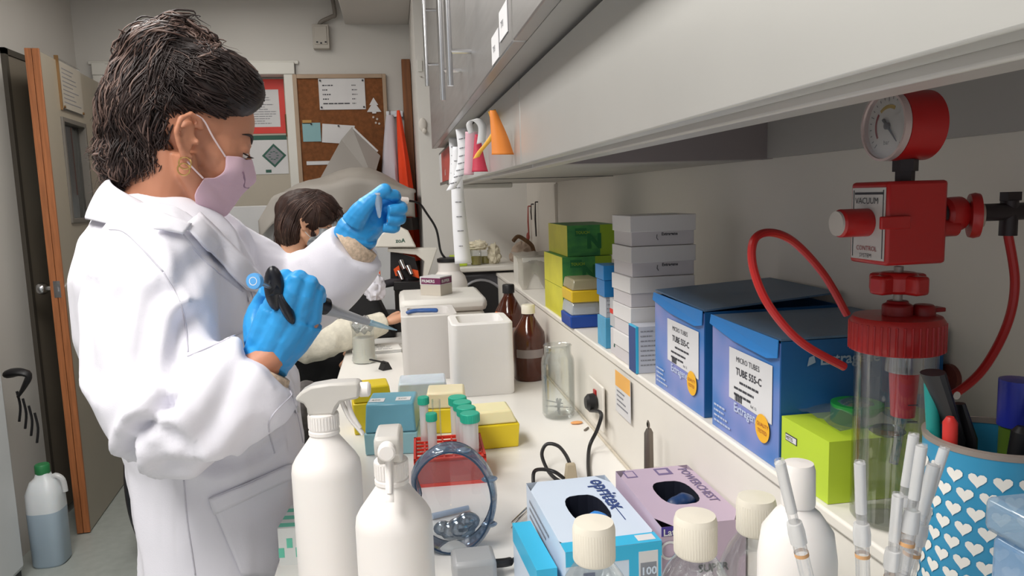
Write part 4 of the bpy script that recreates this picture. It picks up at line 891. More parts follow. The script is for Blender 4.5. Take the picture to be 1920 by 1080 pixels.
# white drooping carton
t = thing('plastic_carton', 'white carton wrapped in plastic between instrument and green cartons', 'carton', (.415, 2.42, L))
b = MB(); b.box(0, 0, 0, .16, .2, .105, m=0); b.box(.02, -.0005, .085, .04, 0, .095, m=1); part('carton', b, [wpl, dink], t, bevel=.004)
b = MB(); rows = []
for i in range(13):
    x = -.012 + i * .013
    rows.append([(x - (.006 if j > 7 else 0), .22 - j * .025 if j < 9 else -.006 - .002 * math.sin(i * 1.3), .110 + .002 * math.sin(i * 2.1 + j) if j < 9 else .105 - (j - 8) * (.016 + .006 * math.sin(i * 1.1))) for j in range(14)])
b.grid(rows); part('plastic_wrap', b, thin('wrap', (.93, .92, .9), .12, .15, milk=.6, mcol='d8d2c6'), t, smooth=180)
# amber bottles
amber = mat('amber_glass', '4a1d0c', .08, var=.2, scale=6, coat=.5)
def amberb(label, x, y, r, h, cap):
    t = thing('amber_bottle', label, 'bottle', (x, y, B), 0, 'amber glass bottles')
    b = MB(); b.lathe([(0, 0), (r - .004, 0), (r, .005), (r, h * .62), (r * .97, h * .68), (r * .38, h * .90), (r * .35, h * .92), (r * .35, h)], 40); part('bottle', b, amber, t, smooth=50)
    part('cap', MB().lathe([(r * .42, h * .95), (r * .42, h * 1.06), (r * .38, h * 1.075), (0, h * 1.075)], 32), cap, t)
    b = MB(); rows = []
    for k in range(13): a = math.radians(-150 + 9 * k); rows.append([((r + .0006) * math.cos(a), (r + .0006) * math.sin(a), h * .34), ((r + .0006) * math.cos(a), (r + .0006) * math.sin(a), h * .46)])
    b.grid(rows); part('label', b, mat('greyish_label', '8f8583', .6), t)
amberb('larger amber bottle with an ivory cap beside the open foam box', .352, 1.99, .045, .195, capm)
amberb('farther amber bottle behind the larger one', .345, 2.30, .046, .215, blk)
lump('snack_bag', 'crumpled red and orange packet beside the farther amber bottle', 'packet', (.293, 2.19, B), (.024, .03, .09), mat('red_orange_foil', 'd3331c', .35, var=.1, scale=28, col2='e58f22'), .05, 3)
# glass jar
t = thing('glass_jar', 'empty clear glass jar on the worktop near the wall socket', 'jar', (.352, 1.62, B))
b = MB(); pr = [(0, .003), (.034, .003), (.038, .009), (.038, .128), (.036, .140), (.031, .148), (.031, .166), (.033, .168), (.031, .170), (.0285, .168), (.0285, .148), (.034, .138), (.0355, .126), (.0355, .012), (.0, .008)]
b.lathe(pr, 40, cap=False); part('glass', b, glass, t, smooth=60)
b = MB(); rr = random.Random(8)
for k in range(7): a = rr.uniform(0, 6.28); b.box(-.02, -.003, 0, .02, .003, .002, XF((.01 * math.cos(a), .01 * math.sin(a), .014 + k * .003), rot=(rr.uniform(-.6, .6), rr.uniform(-.4, .4), a)))
part('scraps', b, thin('scrap_clear', (.8, .85, .88), .3, .1, milk=.3), t)
solo('orange_peel', MB().ell((0, 0, .003), (.014, .008, .003)), mat('orange_scrap', 'e6a468', .6, var=.1), 'small orange scrap at the foot of the glass jar', 'scrap', (.378, 1.555, B))
solo('clip', MB().tube([(0, 0, .002), (.012, .016, .002)], .0025, 6), mat('clip_grey', '6d655c', .4), 'tiny grey clip on the worktop near the jar', 'clip', (.382, 1.50, B))
# socket, plug, cable
t = thing('wall_socket', 'white wall socket with a red switch on the backsplash', 'socket', (.402, 1.46, .975))
part('plate', MB().box(-.006, -.055, -.05, -.0005, .055, .045), mat('socket_white', 'e2ddd4', .35), t, bevel=.002)
part('switch', MB().box(-.010, -.012, .004, -.006, .004, .028), rdp, t, bevel=.001)
t = thing('power_cable', 'black plug and cable dropping from the wall socket', 'cable', (.393, 1.45, .97))
b = MB(); b.lathe([(.016, 0), (.019, .004), (.018, .016), (.012, .022), (0, .022)], 24, XF((.001, 0, .008), z=(-1, 0, 0))); part('plug', b, blk, t)
G = lambda px, py, z=None, x=None: (V((0, 0, 0)) + (CAM + ray(px, py) * ((z - CAM.z) / ray(px, py).z)) if z is not None else PX(px, py, x)) - V((.393, 1.45, .97))
b = MB(); b.tube(smoothpath([(-.012, -.004, -.008), G(1127, 775, x=.385), G(1120, 805, x=.375), G(1106, 835, z=.915), G(1103, 865, z=.9045), G(1105, 897, z=.9045), G(1110, 930, z=.9045)], 7), .0038, 10); part('cable', b, blk, t)
b = MB(); b.box(-.0015, -.045, -.035, -.0004, .045, .045, m=0); b.box(-.0018, -.045, .015, -.0015, .045, .045, m=1); lines(b, XF((-.0019, .035, .006), rot=(PI / 2, 0, -PI / 2)), .07, 4, .003, m=2, gap=.009)
solo('orange_sticker', b, [wp, mat('sticker_orange', 'ecb15a', .5, var=.1), ink], 'orange and white instruction sticker on the backsplash', 'sticker', (.4025, 1.285, 1.03), smooth=0)
# gas tap
t = thing('gas_tap', 'steel lever tap mounted on the backsplash', 'tap', (.403, 1.08, .955))
ga = mat('aged_steel', '7f776e', .3, .7, var=.1)
b = MB(); b.cyl((.0, 0, 0), (-.022, 0, 0), .009); b.tube([(-.022, .02, .0), (-.022, -.03, .0)], .006, 12); part('body', b, ga, t)
b = MB(); b.tube([(-.022, .006, -.012), (-.022, .006, .075), (-.022, .006, .082)], [.0085, .0075, .004], 12, flat=.5, up=(0, 1, 0)); b.lathe([(.004, 0), (.0075, .0015), (.004, .003)], 16, XF((-.024, .006, .088), z=(1, 0, 0)), cap=False); part('lever', b, ga, t)
b = MB(); b.tube(smoothpath([(-.022, -.03, 0), (-.024, -.034, .028), (-.026, -.045, .02), (-.026, -.05, -.02), (-.026, -.05, -.045)], 5), .006, 12); part('spout', b, mat('grey_white_pipe', 'c9c3b8', .35), t)
# IEC cable loop
T0 = V((.28, 1.15, B)); gz_ = lambda px, py, z: CAM + ray(px, py) * ((z - CAM.z) / ray(px, py).z) - T0
t = thing('power_cable', 'looped black power cable with a beige connector behind the glove boxes', 'cable', T0)
b = MB(); b.tube(smoothpath([gz_(1072, 880, .93), gz_(1062, 855, .94), gz_(1046, 836, .945), gz_(1025, 833, .945), gz_(1016, 852, .93), gz_(1026, 880, .91), gz_(1040, 896, .9045), gz_(1056, 905, .9045)], 7), .0034, 10)
b.tube(smoothpath([gz_(1057, 897, .915), gz_(1040, 885, .93), gz_(1018, 880, .93), gz_(1002, 884, .92), gz_(1000, 905, .905), gz_(1003, 925, .905)], 6), .0034, 10); part('cable', b, blk, t)
b = MB(); b.box(-.011, -.008, -.012, .011, .008, .016, taper=.003); b.shift(gz_(1070, 885, .925)); part('connector', b, mat('beige_conn', 'b7a98f', .5), t, bevel=.002)
# far worktop items: glass beaker, notebook, clip, papers
t = thing('glass_beaker', 'clear glass beaker with crumpled film on the worktop by the seated person', 'beaker', (-.118, 2.34, B))
b = MB(); b.lathe([(0, .002), (.036, .002), (.040, .008), (.036, .03), (.034, .10), (.040, .13)], 32, cap=False); part('glass', b, glass, t, smooth=60)
b = MB(); b.lathe([(0, .003), (.034, .003), (.034, .08), (0, .08)], 28); part('contents', b, mat('pale_contents', 'dedcd2', .5, var=.03, sss=.2), t)
b = MB(); b.ell((0, 0, .12), (.036, .036, .024), nu=24, nv=14); b.v = [tuple(V(p) * (1 + .12 * noise.noise(V(p) * 90))) for p in b.v]; part('film', b, thin('film_crumple', (.8, .8, .78), .4, .12, milk=.35), t, smooth=20)
b = MB(); b.box(0, 0, 0, .16, .12, .012, m=0)
for k in range(3): b.box(-.0002, -.0006, .002 + k * .0035, .16, 0, .003 + k * .0035, m=1)
lines(b, XF((.02, .1, .0122)), .12, 7, .004, m=1, gap=.014)
solo('notebook', b, [mat('paper_bright', 'efeeea', .6), ink], 'white note pad on the worktop right of the glass beaker', 'notebook', (-.16, 2.44, B), .1, smooth=0)
solo('paper_sheet', MB().box(0, 0, 0, .2, .14, .003), mat('paper_bright', 'efeeea', .6), 'white paper sheets under the seated person\'s forearm', 'paper', (-.185, 2.58, B), 0, smooth=0)
t = thing('binder_clip', 'black binder clip on the worktop in front of the note pad', 'clip', (-.052, 2.22, B), .5)
b = MB(); b.prism([(-.016, 0), (.016, 0), (.004, .024), (-.004, .024)], .032, Matrix(((1, 0, 0, 0), (0, 0, 1, -.016), (0, 1, 0, 0), (0, 0, 0, 1)))); part('spine', b, blk, t, bevel=.001)
b = MB(); b.tube([(-.004, -.01, .022), (-.04, -.012, .035), (-.05, 0, .038), (-.04, .012, .035), (-.004, .01, .022)], .0022, 6); part('handle', b, blk, t)
solo('tape_dispenser', MB().lathe([(0, 0), (.03, 0), (.033, .01), (.02, .04), (0, .045)], 24), wpl, 'low white dome beside the binder clip', 'holder', (.0, 2.26, B)) if 0 else None
lump('tissue', 'crumpled white tissue between microscope and raised sleeve', 'tissue', (-.085, 2.62, 1.06), (.035, .03, .055), mat('tissue_white', 'dddbe4', .7), .3, 4)
# black case under tissue
t = thing('equipment_case', 'black padded case standing on the worktop beside the seated person', 'case', (-.085, 2.78, B))
b = MB(); b.hex8([(-.102, -.06, 0), (.07, -.06, 0), (.07, .10, 0), (-.102, .10, 0), (-.185, -.045, .12), (-.02, -.05, .215), (-.02, .09, .215), (-.185, .09, .12)]); part('body', b, mat('black_nylon', '141316', .6, var=.2, scale=30), t, bevel=.012)
b = MB(); b.tube([(-.0, .08, .182), (.06, .10, .190), (.12, .12, .190)], [.014, .016, .013], 12); part('arm', b, mat('dark_grey_arm', '37353a', .5), t)
# microscope
t = thing('microscope', 'white microscope with black turret and orange stage parts', 'microscope', (.02, 2.86, B))
mw = mat('scope_white', 'e4e0d6', .35, var=.02)
Y0 = 2.86; K = lambda px, py, dy=0: (P(px, py, Y0 + dy) - V((.02, Y0, B)))
def slab(pp, d0, d1, b, m=0):
    a = [K(x, y, d0) for x, y in pp]; c = [V((p.x, d1, p.z)) for p in a]; n = len(a)
    b.add(a + c, [tuple(range(n)), tuple(range(2 * n - 1, n - 1, -1))] + [(i, n + i, n + (i + 1) % n, (i + 1) % n) for i in range(n)], m=m)
b = MB(); slab([(703, 464), (712, 440), (728, 428), (752, 427), (766, 434), (781, 464)], 0, .10, b); part('head', b, mw, t, bevel=.006)
b = MB(); slab([(727, 466), (820, 466), (802, 520), (793, 522), (796, 490), (780, 478), (727, 472)], .02, .09, b); slab([(793, 520), (803, 520), (800, 622), (790, 622)], .02, .09, b); part('arm', b, mw, t, bevel=.003)
b = MB(); slab([(700, 590), (805, 590), (800, 626), (700, 626)], -.02, .12, b); slab([(738, 528), (792, 528), (792, 545), (738, 545)], -.02, .10, b); slab([(750, 545), (790, 545), (790, 592), (750, 592)], .02, .08, b); part('base', b, blk, t, bevel=.003)
b = MB(); slab([(732, 472), (778, 484), (788, 524), (732, 524)], .05, .10, b); part('turret_housing', b, blk, t)
b = MB()
for x, y in ((752, 490), (765, 500), (748, 510)): c = K(x, y, .02); b.cyl(c, c + V((.012, -.03, -.03)), .011, .007, n=14)
part('objective', b, chrome, t)
org = mat('orange_plastic', 'ee5a22', .4, var=.05)
for q_, a_, c_ in (([(700, 498), (712, 500), (714, 532), (700, 536)], .0, .04), ([(738, 505), (748, 498), (752, 515), (742, 518)], .03, .045), ([(768, 504), (784, 508), (786, 522), (768, 516)], .02, .045)): b = MB(); slab(q_, a_, c_, b); part('orange_knob', b, org, t)
b = MB(); b.text('zoA', .022, XF(K(742, 455, -.001), rot=(PI / 2, 0, 0)), 0, bold=.02); part('logo', b, grn, t, smooth=0)
# ================================================================ PEOPLE
def bake(mb, voxel, smooth=4, factor=.5, root=V((0, 0, 0))):
    me = mb.mesh('tmp', [], 0); o = bpy.data.objects.new('tmp', me); COL.objects.link(o)
    r = o.modifiers.new('r', 'REMESH'); r.mode = 'VOXEL'; r.voxel_size = voxel; r.use_smooth_shade = True
    if smooth: s = o.modifiers.new('s', 'SMOOTH'); s.iterations = smooth; s.factor = factor
    dg = bpy.context.evaluated_depsgraph_get(); out = bpy.data.meshes.new_from_object(o.evaluated_get(dg))
    bpy.data.objects.remove(o); bpy.data.meshes.remove(me); return out
def arr(me):
    a = np.empty(len(me.vertices) * 3, np.float32); me.vertices.foreach_get('co', a); n = np.empty(len(a), np.float32); me.vertex_normals.foreach_get('vector', n)
    return a.reshape(-1, 3).astype(float), n.reshape(-1, 3).astype(float)
def setco(me, a): me.vertices.foreach_set('co', a.astype(np.float32).ravel()); me.update()
def place(me, name, mats, parent, label=None):
    for m in (mats if isinstance(mats, list) else [mats]): me.materials.append(m)
    me.transform(Matrix.Translation(-V(parent.location))); me.shade_smooth(); me.name = name
    o = bpy.data.objects.new(name, me); COL.objects.link(o); o.parent = parent
    if label: o['label'] = label
    return o
def bvh(me): return BVHTree.FromPolygons([v.co for v in me.vertices], [tuple(p.vertices) for p in me.polygons])
def seg_dist(a, pts):           # distance in the x-z plane of all vertices to a polyline + signed side
    best = np.full(len(a), 9.); side = np.zeros(len(a))
    q = a[:, [0, 2]]
    for p0, p1 in zip(pts[:-1], pts[1:]):
        p0 = np.array([p0.x, p0.z]); p1 = np.array([p1.x, p1.z]); d = p1 - p0; L2 = d.dot(d) + 1e-12
        t = np.clip(((q - p0) @ d) / L2, 0, 1); c = p0 + t[:, None] * d; r = q - c; dist = np.hypot(r[:, 0], r[:, 1])
        k = dist < best; best[k] = dist[k]; side[k] = np.sign(r[k, 0] * d[1] - r[k, 1] * d[0])
    return best, side
def folds(me, amp, stretch, lines_=(), seed=0, ymax=9, warp=.4):
    a, n = arr(me); d = np.zeros(len(a)); sv = V((seed * 3.7, seed, 0))
    for i, p in enumerate(a):
        q = V((p[0] * stretch[0], p[1] * stretch[1], p[2] * stretch[2])) + sv
        q2 = q + noise.noise_vector(q * .6) * warp
        d[i] = amp * (.5 - abs(noise.noise(q2)) * 2.2 + .35 * noise.noise(q2 * 2.7))
    for pts, wd, dp in lines_:
        ds, sd = seg_dist(a, pts); k = (a[:, 1] < ymax)
        g = -dp * np.exp(-(ds / wd) ** 2) + .75 * dp * np.exp(-((ds - 1.7 * wd) / wd) ** 2) * (sd > 0) + .35 * dp * np.exp(-((ds - 1.7 * wd) / wd) ** 2) * (sd <= 0)
        d += g * k
    setco(me, a + n * d[:, None])
def drape(tree, quad, nu, nv, off, root, bulge=0):
    """quad corners TL TR BR BL in photo pixels, laid on the surface behind them"""
    rows = []
    for j in range(nv + 1):
        v = j / nv; r = []
        for i in range(nu + 1):
            u = i / nu
            x = (quad[0][0] * (1 - u) + quad[1][0] * u) * (1 - v) + (quad[3][0] * (1 - u) + quad[2][0] * u) * v
            y = (quad[0][1] * (1 - u) + quad[1][1] * u) * (1 - v) + (quad[3][1] * (1 - u) + quad[2][1] * u) * v
            d = ray(x, y).normalized(); h = tree.ray_cast(CAM, d)
            if h[0] is None: h = tree.find_nearest(CAM + d * 1.1)
            nn = h[1]
            if nn.dot(d) > 0: nn = -nn
            r.append(h[0] + nn * (off + bulge * math.sin(PI * u)) - root)
        rows.append(r)
    b = MB(); b.grid(rows); return b
def drapeline(tree, pts, n, off, r, root, mb=None):
    pts = smoothpath([V((x, y, 0)) for x, y in pts], n); out = []
    for p in pts:
        d = ray(p.x, p.y).normalized(); h = tree.ray_cast(CAM, d)
        if h[0] is None: continue
        nn = h[1] if h[1].dot(d) < 0 else -h[1]
        out.append(h[0] + nn * off - root)
    mb = mb or MB(); 
    if len(out) > 1: mb.tube(out, r, 6)
    return mb
def tube_section(b, secs, n=28):
    """secs: (cx, cy, z, rx, ry, tilt) horizontal ellipses"""
    rows = []
    for cx, cy, z, rx, ry in secs:
        rows.append([(cx + rx * math.cos(2 * PI * i / n), cy + ry * math.sin(2 * PI * i / n), z) for i in range(n + 1)])
    b.grid(rows); b.poly(rows[0][:-1][::-1]); b.poly(rows[-1][:-1])
def head(b, HM, ears=True):
    E = lambda c, r: b.ell(c, r, HM, nu=24, nv=16)
    T = lambda pts, r: b.tube([HM @ V(p) for p in pts], r, 12)
    E((-.012, 0, .045), (.095, .072, .082)); E((.044, 0, .048), (.053, .062, .055)); E((.040, 0, .0), (.054, .060, .062)); E((.040, 0, -.045), (.044, .047, .045))
    for s in (-1, 1):
        T([(-.005, s * .058, -.02), (.004, s * .055, -.045), (.034, s * .040, -.074), (.064, s * .012, -.086)], [.016, .017, .017, .016])
        T([(.066, s * .042, .020), (.082, s * .028, .025), (.089, s * .008, .020)], [.009, .009, .009])
        E((.058, s * .036, -.022), (.028, .021, .026)); E((.0785, s * .031, .0105), (.0130, .0150, .0125)); E((.096, s * .010, -.030), (.009, .008, .006))
        if ears:
            T([(.010, s * .072, .018), (.004, s * .080, .030), (-.010, s * .087, .035), (-.023, s * .090, .024), (-.025, s * .089, .004), (-.016, s * .084, -.014), (-.006, s * .078, -.027), (.004, s * .074, -.026)], [.0045, .0045, .0045, .0048, .0045, .0045, .0065, .006])
            T([(-.006, s * .076, .022), (-.014, s * .081, .012), (-.012, s * .080, -.006), (.0, s * .076, -.014)], .0038); E((-.010, s * .076, .004), (.013, .005, .024)); E((.006, s * .078, -.002), (.004, .006, .006))
    T([(.086, 0, .018), (.094, 0, .002), (.103, 0, -.022), (.098, 0, -.030)], [.0085, .009, .0100, .008])
    E((.084, 0, -.050), (.008, .020, .0055)); E((.081, 0, -.059), (.008, .018, .0055)); E((.068, 0, -.084), (.015, .018, .013))
skin1 = mat('skin_tan', 'bb8063', .5, var=.04, scale=12, sss=.15, bump=.06, bscale=300); skin2 = mat('skin_light', 'd3a184', .5, var=.04, scale=12, sss=.15)
coatm = mat('coat_cotton', 'e3e1e9', .75, var=.015, scale=6, bump=.12, bscale=500); glovem = mat('glove_nitrile', '2f96d6', .42, var=.05, scale=14, bump=.25, bscale=90)
# ---------------------------------------------------------------- standing person
R1 = V((-.33, 1.2, 0))
p1 = thing('person', 'standing person in white lab coat, pink mask and blue gloves, holding a pipette', 'person', R1)
ear = P(358, 262, 1.145); HC = ear + V((-.030, .074, 0))
HM1 = Matrix.Translation(HC) @ Matrix.Rotation(math.radians(24), 4, 'Z') @ Matrix.Rotation(math.radians(15), 4, 'Y')
# arm skeletons (room coordinates read from the photo at the arm's distance)
rs = [P(292, 500, 1.09), P(282, 615, 1.045), P(300, 742, .99), P(400, 752, .975), P(503, 690, .985)]
lsd = [P(400, 485, 1.37), P(470, 530, 1.41), P(540, 560, 1.43), P(610, 520, 1.40), P(676, 458, 1.365)]
body = MB(); head(body, HM1)
nb = V((-.365, 1.22, 1.36))
body.tube([HM1 @ V((-.02, 0, -.02)), HM1 @ V((-.018, 0, -.075)), nb, nb - V((0, 0, .06))], [.058, .052, .056, .075], 24)
tube_section(body, [(-.345, 1.22, 1.36, .07, .10), (-.35, 1.22, 1.30, .085, .14), (-.345, 1.22, 1.15, .095, .14), (-.305, 1.22, 1.0, .085, .13), (-.30, 1.22, .85, .085, .14)])
body.tube([(rs[0] + V((.01, .03, 0))), rs[1] + V((0, .01, 0)), rs[2] + V((.01, 0, .01)), rs[3], rs[4] + V((.012, 0, .02))], [.05, .043, .036, .029, .021], 16)
body.tube([lsd[0], lsd[1], lsd[2], lsd[3], lsd[4] + V((.012, 0, .01))], [.05, .043, .036, .029, .021], 16)
for s in (-1, 1):
    body.tube([(-.305, 1.22 + s * .07, .88), (-.315, 1.22 + s * .085, .5), (-.35, 1.22 + s * .09, .09)], [.07, .055, .04], 16)
# ---- hand skeletons
def rhand(b, g):
    W_ = P(505, 668, 1.0)
    mcp = [P(511, 578, .985), P(538, 588, .972), P(564, 596, .972), P(585, 603, .98)]
    pipj = [P(530, 524, .965), P(556, 526, .958), P(577, 534, .962), P(593, 548, .972)]
    dip = [P(541, 530, 1.0), P(567, 534, 1.0), P(585, 544, 1.0), P(599, 560, 1.0)]
    tip = [P(534, 566, 1.012), P(558, 574, 1.014), P(578, 582, 1.014), P(592, 590, 1.01)]
    fr_ = [.0112, .0115, .011, .0100]
    wr = [P(484, 664, 1.0), P(497, 672, .99), P(512, 676, .99), P(524, 674, 1.0)]
    for i in range(4):
        b.tube([wr[i], wr[i] * .5 + mcp[i] * .5, mcp[i]], [.020 * g, .020 * g, .0165 * g], 14)
        b.tube(smoothpath([mcp[i], pipj[i], dip[i], tip[i]], 3), interp([fr_[i] * 1.25 * g, fr_[i] * 1.05 * g, fr_[i] * .95 * g, fr_[i] * .85 * g], 3), 12)
    b.ell(P(524, 625, 1.0), (.036 * g, .024 * g, .040 * g))
    b.tube(smoothpath([P(488, 640, 1.02), P(482, 600, 1.035), P(492, 565, 1.035), P(500, 545, 1.02)], 3), interp([.022 * g, .018 * g, .0125 * g, .0105 * g], 3), 12)
    b.tube([P(505, 668, 1.0), P(502, 688, .995), P(500, 700, .99)], [.031 * g, .028 * g, .026 * g], 20)
def lhand(b, g):
    wr = [P(668, 428, 1.365), P(670, 438, 1.35), P(672, 446, 1.35), P(674, 452, 1.365)]
    mcp = [P(708, 378, 1.365), P(716, 394, 1.372), P(714, 411, 1.378), P(706, 426, 1.378)]
    pipj = [P(738, 370, 1.36), P(748, 388, 1.36), P(748, 407, 1.362), P(738, 424, 1.362)]
    dip = [P(738, 366, 1.335), P(752, 392, 1.335), P(748, 412, 1.338), P(738, 428, 1.34)]
    tip = [P(722, 364, 1.325), P(728, 394, 1.325), P(726, 412, 1.33), P(718, 427, 1.335)]
    fr_ = [.0112, .0112, .0106, .0095]
    for i in range(4):
        b.tube([wr[i], wr[i] * .5 + mcp[i] * .5, mcp[i]], [.021 * g, .021 * g, .0155 * g], 14)
        b.tube(smoothpath([mcp[i], pipj[i], dip[i], tip[i]], 3), interp([fr_[i] * 1.25 * g, fr_[i] * 1.05 * g, fr_[i] * .98 * g, fr_[i] * .88 * g], 3), 12)
    b.ell(P(690, 410, 1.362), (.032 * g, .022 * g, .034 * g))
    b.tube(smoothpath([P(662, 418, 1.34), P(680, 392, 1.33), P(700, 372, 1.325), P(720, 356, 1.322)], 3), interp([.022 * g, .018 * g, .0125 * g, .0115 * g], 3), 12)
    b.ell(P(721, 356, 1.322), (.0125 * g, .0115 * g, .0115 * g))
    b.tube([P(676, 438, 1.362), P(672, 446, 1.365), P(668, 456, 1.368)], [.033 * g, .034 * g, .028 * g], 20)
rhand(body, .76); lhand(body, .76)
me = bake(body, .0033, 3); btree = bvh(me); place(me, 'body', skin1, p1)
for nm, fn, rim in (('glove', rhand, [P(500, 686, .995), .030, P(497, 668, 1.0) - P(503, 700, .992)]), ('glove', lhand, [P(664, 444, 1.368), .036, P(690, 410, 1.362) - P(668, 456, 1.368)])):
    b = MB(); fn(b, 1.0); 
    c, rr_, ax = rim; F_ = XF(c, z=ax)
    b.lathe([(rr_ * .8, -.006), (rr_ * 1.02, -.010), (rr_ * 1.06, -.004), (rr_ * 1.02, .006), (rr_ * 1.05, .012), (rr_ * .96, .022), (rr_ * .7, .03)], 28, F_)
    m2 = bake(b, .0018, 4); folds(m2, .0007, (55, 55, 55), seed=3); place(m2, nm, glovem, p1)
# ---- lab coat
coat = MB()
tube_section(coat, [(-.365, 1.22, 1.425, .066, .075), (-.362, 1.22, 1.40, .088, .11), (-.358, 1.22, 1.37, .108, .155), (-.353, 1.22, 1.31, .128, .180), (-.345, 1.22, 1.22, .138, .178), (-.315, 1.22, 1.12, .142, .168), (-.296, 1.22, 1.02, .135, .165), (-.302, 1.22, .90, .124, .172), (-.308, 1.22, .72, .114, .185), (-.325, 1.22, .52, .125, .20)], 36)
coat.tube(smoothpath([P(312, 470, 1.13), rs[0], rs[1], rs[2] , P(338, 770, .975), rs[3], P(460, 725, .98), P(497, 694, .985)], 4), interp([.07, .080, .084, .080, .080, .077, .066, .058], 4), 28)
coat.tube(smoothpath([P(385, 460, 1.30), lsd[0], lsd[1], lsd[2], lsd[3], P(668, 462, 1.367)], 4), interp([.07, .076, .084, .084, .070, .058], 4), 28)
me = bake(coat, .0062, 6)
Lw = lambda *pts: [P(x, y, 1.0) for x, y in pts]
cr = [(Lw((352, 720), (320, 750), (287, 790), (270, 830)), .010, .012), (Lw((392, 790), (367, 762), (330, 752), (300, 760)), .009, .010), (Lw((300, 880), (285, 845), (290, 810)), .008, .009),
      (Lw((350, 600), (354, 660), (356, 720)), .012, .012), (Lw((240, 560), (235, 640), (225, 700)), .014, .007), (Lw((300, 560), (300, 640), (320, 700)), .014, .006), (Lw((440, 850), (400, 820), (350, 830)), .012, .007),
      (Lw((470, 660), (450, 720), (420, 770)), .014, .007), (Lw((420, 480), (470, 540), (540, 640)), .012, .006), (Lw((330, 540), (350, 500), (380, 470)), .014, .006), (Lw((500, 780), (440, 840), (380, 900)), .014, .006),
      (Lw((170, 540), (185, 620), (195, 680)), .012, .006), (Lw((360, 880), (400, 900), (470, 890)), .012, .006)]
folds(me, .0075, (7, 7, 3.6), [(q_, w_, d_ * 1.05) for q_, w_, d_ in cr], seed=2, ymax=1.14, warp=.7); folds(me, .0028, (17, 17, 7), seed=6, warp=.8)
a, n = arr(me); 
# pull the front of the skirt clear of the worktop edge
k = (a[:, 2] < .915) & (a[:, 0] > -.197); a[k, 0] = -.197; setco(me, a)
ctree = bvh(me)
COATSHAPE = me
place(me, 'lab_coat', coatm, p1)
seam = mat('coat_seam', 'c9c6d0', .8, var=.02)
def cloth(name, quad, nu, nv, off=.003, bulge=0, m=coatm, th=.0022, label=None):
    b = drape(ctree, quad, nu, nv, off, R1, bulge); return part(name, b, m, p1, solid=th, smooth=180, label=label)
pk = cloth('pocket', [(391, 933), (543, 868), (545, 1078), (452, 1078)], 14, 18, .0035)
cloth('pocket', [(391, 933), (543, 868), (546, 895), (400, 962)], 14, 4, .0065, th=.002)
cloth('lapel', [(338, 428), (372, 404), (520, 556), (455, 545)], 8, 14, .007)
cloth('lapel', [(300, 408), (352, 428), (338, 446), (290, 436)], 8, 5, .009)
b = MB()
for ln in ([(352, 668), (400, 648), (455, 622)], [(345, 900), (352, 980), (366, 1078)], [(306, 510), (342, 580), (353, 660)], [(470, 548), (505, 640), (548, 745), (568, 830)], [(548, 740), (505, 790), (515, 850)], [(338, 432), (385, 490), (455, 547)], [(374, 406), (440, 470), (520, 556)], [(205, 430), (240, 440), (306, 510)]):
    drapeline(ctree, ln, 10, .0004, .0011, R1, b)
part('seam', b, seam, p1, smooth=180)
for x, y in ((465, 562), (554, 768), (512, 665)):
    d = ray(x, y).normalized(); h = ctree.ray_cast(CAM, d)
    if h[0]: b = MB(); nn = h[1] if h[1].dot(d) < 0 else -h[1]; b.lathe([(.0035, 0), (.006, .001), (.006, .0025), (.004, .003)], 16, XF(h[0] - R1 + nn * .002, z=nn)); part('button', b, mat('button_grey', 'cfcdd2', .35), p1)
# collar band round the neck
rows = []
ringU = [(-.418, 1.22, 1.458), (-.408, 1.165, 1.452), (-.385, 1.135, 1.435), (-.335, 1.145, 1.402), (-.298, 1.175, 1.370), (-.280, 1.20, 1.335)]
ringL = [(-.446, 1.22, 1.400), (-.436, 1.135, 1.396), (-.400, 1.08, 1.392), (-.325, 1.085, 1.368), (-.272, 1.125, 1.332), (-.250, 1.185, 1.300)]
def full(r): near = smoothpath(r, 5); far = [V((p.x, 2.44 - p.y, p.z)) for p in near][::-1][:-1]; return far + near if 0 else far + near
U_ = full(ringU); L_ = full(ringL)
for j in range(6):
    t_ = j / 5; rows.append([U_[i].lerp(L_[i], t_) + V((0, 0, .010 * math.sin(PI * t_))) - R1 for i in range(len(U_))])
b = MB(); b.grid(rows); part('collar', b, coatm, p1, solid=.004, smooth=180, sub=1)
# shirt at the neck, knit cuffs, trousers, shoes
b = MB(); tube_section(b, [(-.352 - R1.x, .02, 1.385, .062, .072), (-.352 - R1.x, .02, 1.40, .060, .068), (-.350 - R1.x, .02, 1.412, .061, .068)]); part('shirt', b, mat('white_shirt', 'e3dfdf', .8), p1)
knit = mat('beige_knit', 'cbb49c', .9, var=.25, scale=160, bump=.6, bscale=220)
b = MB(); b.tube([P(470, 725, .985) - R1, P(494, 702, .988) - R1, P(502, 694, .990) - R1], [.045, .037, .032], 24); b.tube([P(655, 470, 1.367) - R1, P(668, 458, 1.367) - R1, P(674, 450, 1.366) - R1], [.044, .042, .038], 24)
b1 = MB(); b1.tube([P(470, 725, .985) - R1, P(494, 702, .988) - R1, P(502, 690, .990) - R1], [.046, .040, .0335], 24); part('sweater_cuff', b1, knit, p1)
b1 = MB(); b1.tube([P(655, 470, 1.367) - R1, P(670, 460, 1.367) - R1, P(676, 453, 1.367) - R1], [.044, .042, .038], 24); part('sweater_cuff', b1, knit, p1)
tr_ = mat('dark_trousers', '24252c', .8, var=.1)
b = MB()
for s in (-1, 1): b.tube([(.022, .02 + s * .07, .86), (.012, .02 + s * .085, .5), (-.02, .02 + s * .095, .07)], [.085, .072, .060], 20)
part('trousers', b, tr_, p1)
